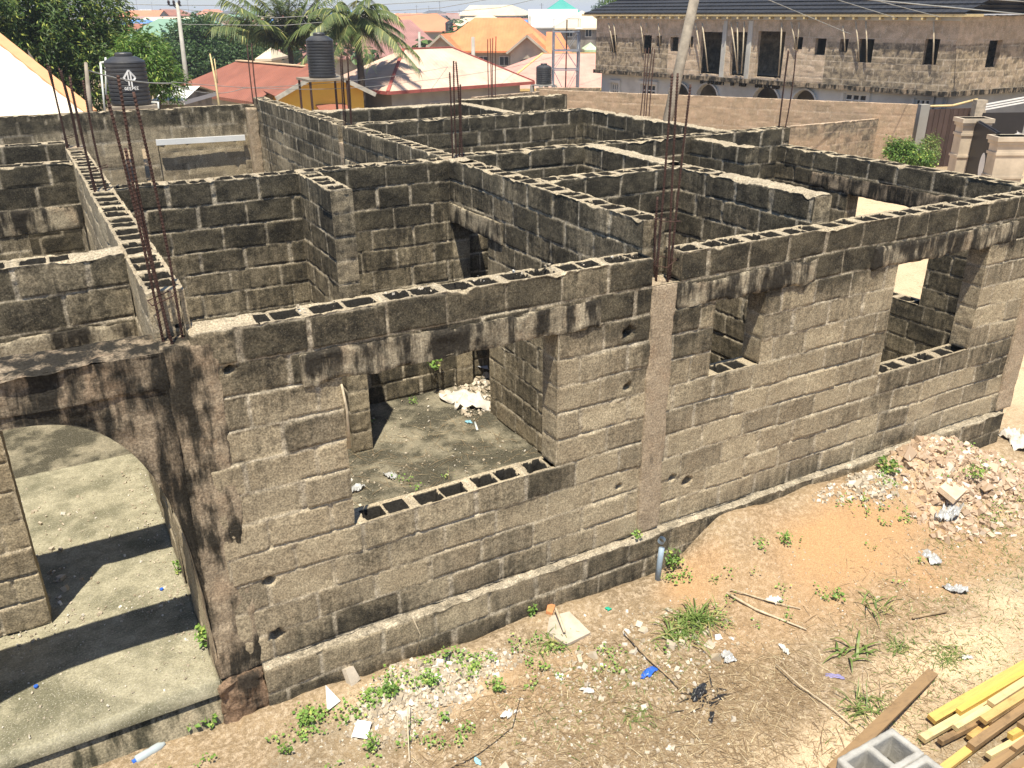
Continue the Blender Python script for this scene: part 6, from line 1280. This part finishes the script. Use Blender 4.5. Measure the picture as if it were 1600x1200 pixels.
# tangle of black plastic strips
r_ = np.random.default_rng(15); n_ = 50; c_ = gp(1100, 1085, .01) if 'gp' in globals() else on_ground(*[np.array([q]) for q in atz(1100, 1085, -.45)[:2]])[0]+[0, 0, .01]
b_ = c_+np.stack([r_.normal(size=n_)*.10, r_.normal(size=n_)*.07, 0*r_.random(n_)], -1); a_ = r_.random(n_)*6.28
o = blades('black_strips', b_, np.stack([np.cos(a_), np.sin(a_), .35*r_.random(n_)], -1), .06+.14*r_.random(n_), np.full(n_, .012), M_blackp, seed=19, curve=.5); tag(o, 'tangle of torn black plastic strips in the brown straw', None, None, 'stuff')
# sticks
def stick(label, pts, r, mat=M_straw): m = MB(); m.tube(pts, r, 6); o = m.build('stick', mat, None, pts[0], True); tag(o, label, 'stick'); return o
M_twig = plain('twig', (.34, .25, .15), .9, .3, 20, 60); M_twigp = plain('pale_twig', (.56, .46, .32), .9, .3, 20, 60)
def gp(px, py, o=.02): p = atz(px, py, -.45); return np.array([p[0], p[1], float(gz(p[0], p[1]))+o])
stick('pale stick leaning in the left jamb of the big front window', [np.array([1.665, -.02, 2.2]), np.array([1.685, -.03, 2.0]), np.array([1.68, -.02, 1.68])], [.008, .010, .014], M_twigp)
stick('long brown stick slanting towards the tangled black strip', [gp(975, 990, .06), gp(1010, 1030, .03), gp(1062, 1078, .05)], [.008, .009, .006], M_twig)
stick('bundle of reed stalks lying at the edge of the orange soil', [gp(1135, 932, .03), gp(1180, 955, .02), gp(1260, 985, .02)], [.012, .012, .006], M_twigp)
stick('thin reed stalk beside the reed bundle', [gp(1140, 930, .04), gp(1200, 948, .03), gp(1250, 958, .02)], [.006, .006, .004], M_twigp)
stick('long bent stem across the dry grass at the bottom', [gp(1212, 1040, .05), gp(1250, 1075, .04), gp(1300, 1112, .03), gp(1345, 1148, .02)], [.006, .006, .005, .003], M_twigp)
stick('upright dead stem near the bottom middle', [gp(640, 1195, .02), gp(638, 1150, .12), gp(640, 1120, .2)], [.006, .005, .003], M_twigp)
stick('forked dead twig at the bottom middle', [gp(700, 1200, .02), gp(745, 1180, .08), gp(800, 1140, .15), gp(812, 1100, .28)], [.006, .006, .005, .003], M_twig)
stick('short pale stick on the slab fragment', [gp(868, 965, .06), gp(882, 996, .06)], [.014, .012], M_twigp)
stick('short branch on the pale sand at the right', [gp(1425, 968, .03), gp(1478, 959, .03)], [.012, .016], M_twig)
stick('dry twig standing against the plinth', [np.array([2.05, -.17, -.3]), np.array([2.09, -.19, -.1]), np.array([2.03, -.2, .1])], [.006, .005, .003], M_twigp)
stick('white plastic pipe piece on the front room floor', [atz(742, 660, .02), atz(746, 672, .02)], [.015, .015], M_pvc)
# plants
def plant(name, label, cat, pos_, n, h, w, size, mat, seed, aspect=.7, stems=4):
    pos_ = np.array(pos_, float); t = thing(name, label, cat, pos_); r = np.random.default_rng(seed); m = MB()
    for k in range(stems): a = r.random()*6.28; m.tube([pos_, pos_+np.array([math.cos(a)*w*.3, math.sin(a)*w*.3, h*.5]), pos_+np.array([math.cos(a)*w*.6, math.sin(a)*w*.6, h*.95])], [.004, .003, .002], 5)
    m.build('stem', M_grassg2, t); q = r.normal(size=(n, 3)); q /= np.linalg.norm(q, axis=1)[:, None]; c = pos_+q*np.array([w, w, h*.5])*(.4+.6*r.random((n, 1)))+np.array([0, 0, h*.55]); leaves('foliage', c, r.normal(size=(n, 3))*.45+np.array([-.1, -.3, 1.]), size*(.6+.6*r.random(n)), aspect, mat, t, seed)
M_grassg2 = plain('green_stem', (.18, .26, .07), .7)
for k, (px, py, lb, h, w, n, sz) in enumerate([(275, 1140, 'round leaved weed at the step corner, leftmost of the bright weeds', .14, .07, 26, .05), (300, 1147, 'round leaved weed under the plinth corner, right of the step corner', .12, .07, 24, .055), (332, 1137, 'round leaved weed by the broken footing', .13, .08, 28, .05), (373, 1106, 'tall round leaved weed at the foot of the corner column', .20, .07, 28, .05),
    (484, 1138, 'bushy green weed below the pale heap', .14, .09, 70, .035), (583, 1175, 'bushy green weed at the bottom edge left of the middle', .17, .07, 60, .03), (612, 1096, 'weed growing in the middle of the pale heap', .12, .09, 60, .035), (672, 1082, 'weed on the right side of the pale heap', .14, .08, 55, .035), (775, 1075, 'dark weed right of the pale heap', .12, .08, 50, .035), (450, 1180, 'small weed left of the bottom edge bushy weed', .08, .06, 30, .03),
    (1115, 800, 'tall weed against the plinth right of the middle column', .34, .08, 60, .05), (1222, 878, 'dark green seedling on the orange soil', .14, .07, 40, .035), (1048, 890, 'leafy weed by the drain pipe', .22, .12, 70, .045), (1010, 855, 'light weed left of the drain pipe', .12, .07, 34, .04), (1306, 940, 'sparse green weed at the lower edge of the orange soil', .10, .09, 26, .04), (1378, 780, 'dark leafy weed between the two rubble spills', .16, .14, 90, .05), (1420, 728, 'green weed on top of the pinkish mound', .14, .14, 70, .04), (1510, 790, 'green weed on the lower right of the pinkish mound', .14, .12, 60, .04), (1250, 765, 'grass clump at the plinth left of the small rubble', .18, .12, 60, .04), (830, 968, 'bright weed at the foot of the plinth middle', .14, .05, 30, .035)]):
    plant('weed', lb, 'weed', gp(px, py, 0), n, h, w, sz, M_weed if k % 3 else M_bright, 900+k)
plant('weed', 'bright sprig growing on the door sill wall behind the front room', 'weed', (4.15, 3.95, .35), 40, .28, .12, .06, M_weed, 930); plant('weed', 'weed rooted in the porch corner beside the column', 'weed', atz(320, 1010, 0), 34, .22, .06, .05, M_weed, 931); plant('weed', 'small weed on the porch floor by the far jamb', 'weed', atz(278, 895, 0), 22, .12, .05, .04, M_weed, 932)
plant('weed', 'bright weed on the floor seen through the right hand window', 'weed', atz(1383, 562, 0), 30, .25, .12, .06, M_weed, 933)
plant('weed', 'seedling in the gap at the foot of the middle column', 'weed', (4.42, -.07, 0), 16, .12, .04, .04, M_weed, 934)
def tuft(label, px, py, n, L, seed, spread=.8, w=.012, mat=None):
    b0 = gp(px, py, 0); r = np.random.default_rng(seed); a = r.random(n)*6.283; b = b0+np.stack([r.normal(size=n)*.09, r.normal(size=n)*.06, 0*a], -1); d = np.stack([np.cos(a)*spread, np.sin(a)*spread, .5+r.random(n)], -1); t = thing('grass_tuft', label, 'grass tuft', b0)
    blades('grass_blade', b, d, L*(.5+.6*r.random(n)), np.full(n, w), mat or M_grassg, t, seed, 1.2, 5); t2 = bpy.data.objects[t.name]; t2.children[0]['kind'] = 'stuff'; return t
tuft('large spreading green grass tuft in the middle of the debris', 1088, 968, 120, .46, 951, 1.1, .012); tuft('bright low grass tuft left of the large tuft', 1060, 990, 60, .3, 952, 1.0, .014); tuft('small grass tuft with two long blades on the orange soil', 1364, 948, 18, .42, 953, .7, .014); tuft('broad bladed grass tuft on the pale sand', 1335, 1022, 16, .36, 954, 1.0, .022)
tuft('grass tuft near the brown leaning board', 1348, 1105, 60, .30, 955, 1.0, .01); tuft('low grass tuft by the timber pile', 1480, 1025, 90, .16, 956, 1.2, .008); tuft('low grass tuft left of the timber pile tuft', 1405, 1010, 70, .14, 957, 1.2, .008); tuft('small grass tuft below the blue wrapper', 998, 1112, 46, .14, 958, 1.1, .008); tuft('weedy grass clump left of the debris middle', 862, 1005, 60, .2, 959, 1.0, .009)
# block chips standing on the far wall tops
crumbs('wall_top_chips', 'broken mortar chips lying on the tops of the walls', [(4.52, 4.7, .5, 4.0, 60, .02), (1.2, 4.3, .03, .2, 70, .018), (.53, .72, .4, 7, 90, .02)], 790, M_stone).location.z += 2.76

# ================================================================ air
hz = MB(); hz.box((0, 1500, 12.5), (7000, 6000, 30)); ho = hz.build('haze', M_dark, None, (0, 1500, -2.5)); hm = bpy.data.materials.new('haze'); hm.use_nodes = True; ht = hm.node_tree
ht.nodes.remove(ht.nodes['Principled BSDF']); pv = ht.nodes.new('ShaderNodeVolumePrincipled'); pv.inputs['Color'].default_value = (.84, .90, 1, 1); pv.inputs['Density'].default_value = .00055; ht.links.new(pv.outputs[0], ht.nodes['Material Output'].inputs['Volume'])
ho.data.materials.clear(); ho.data.materials.append(hm); tag(ho, kind='stuff')
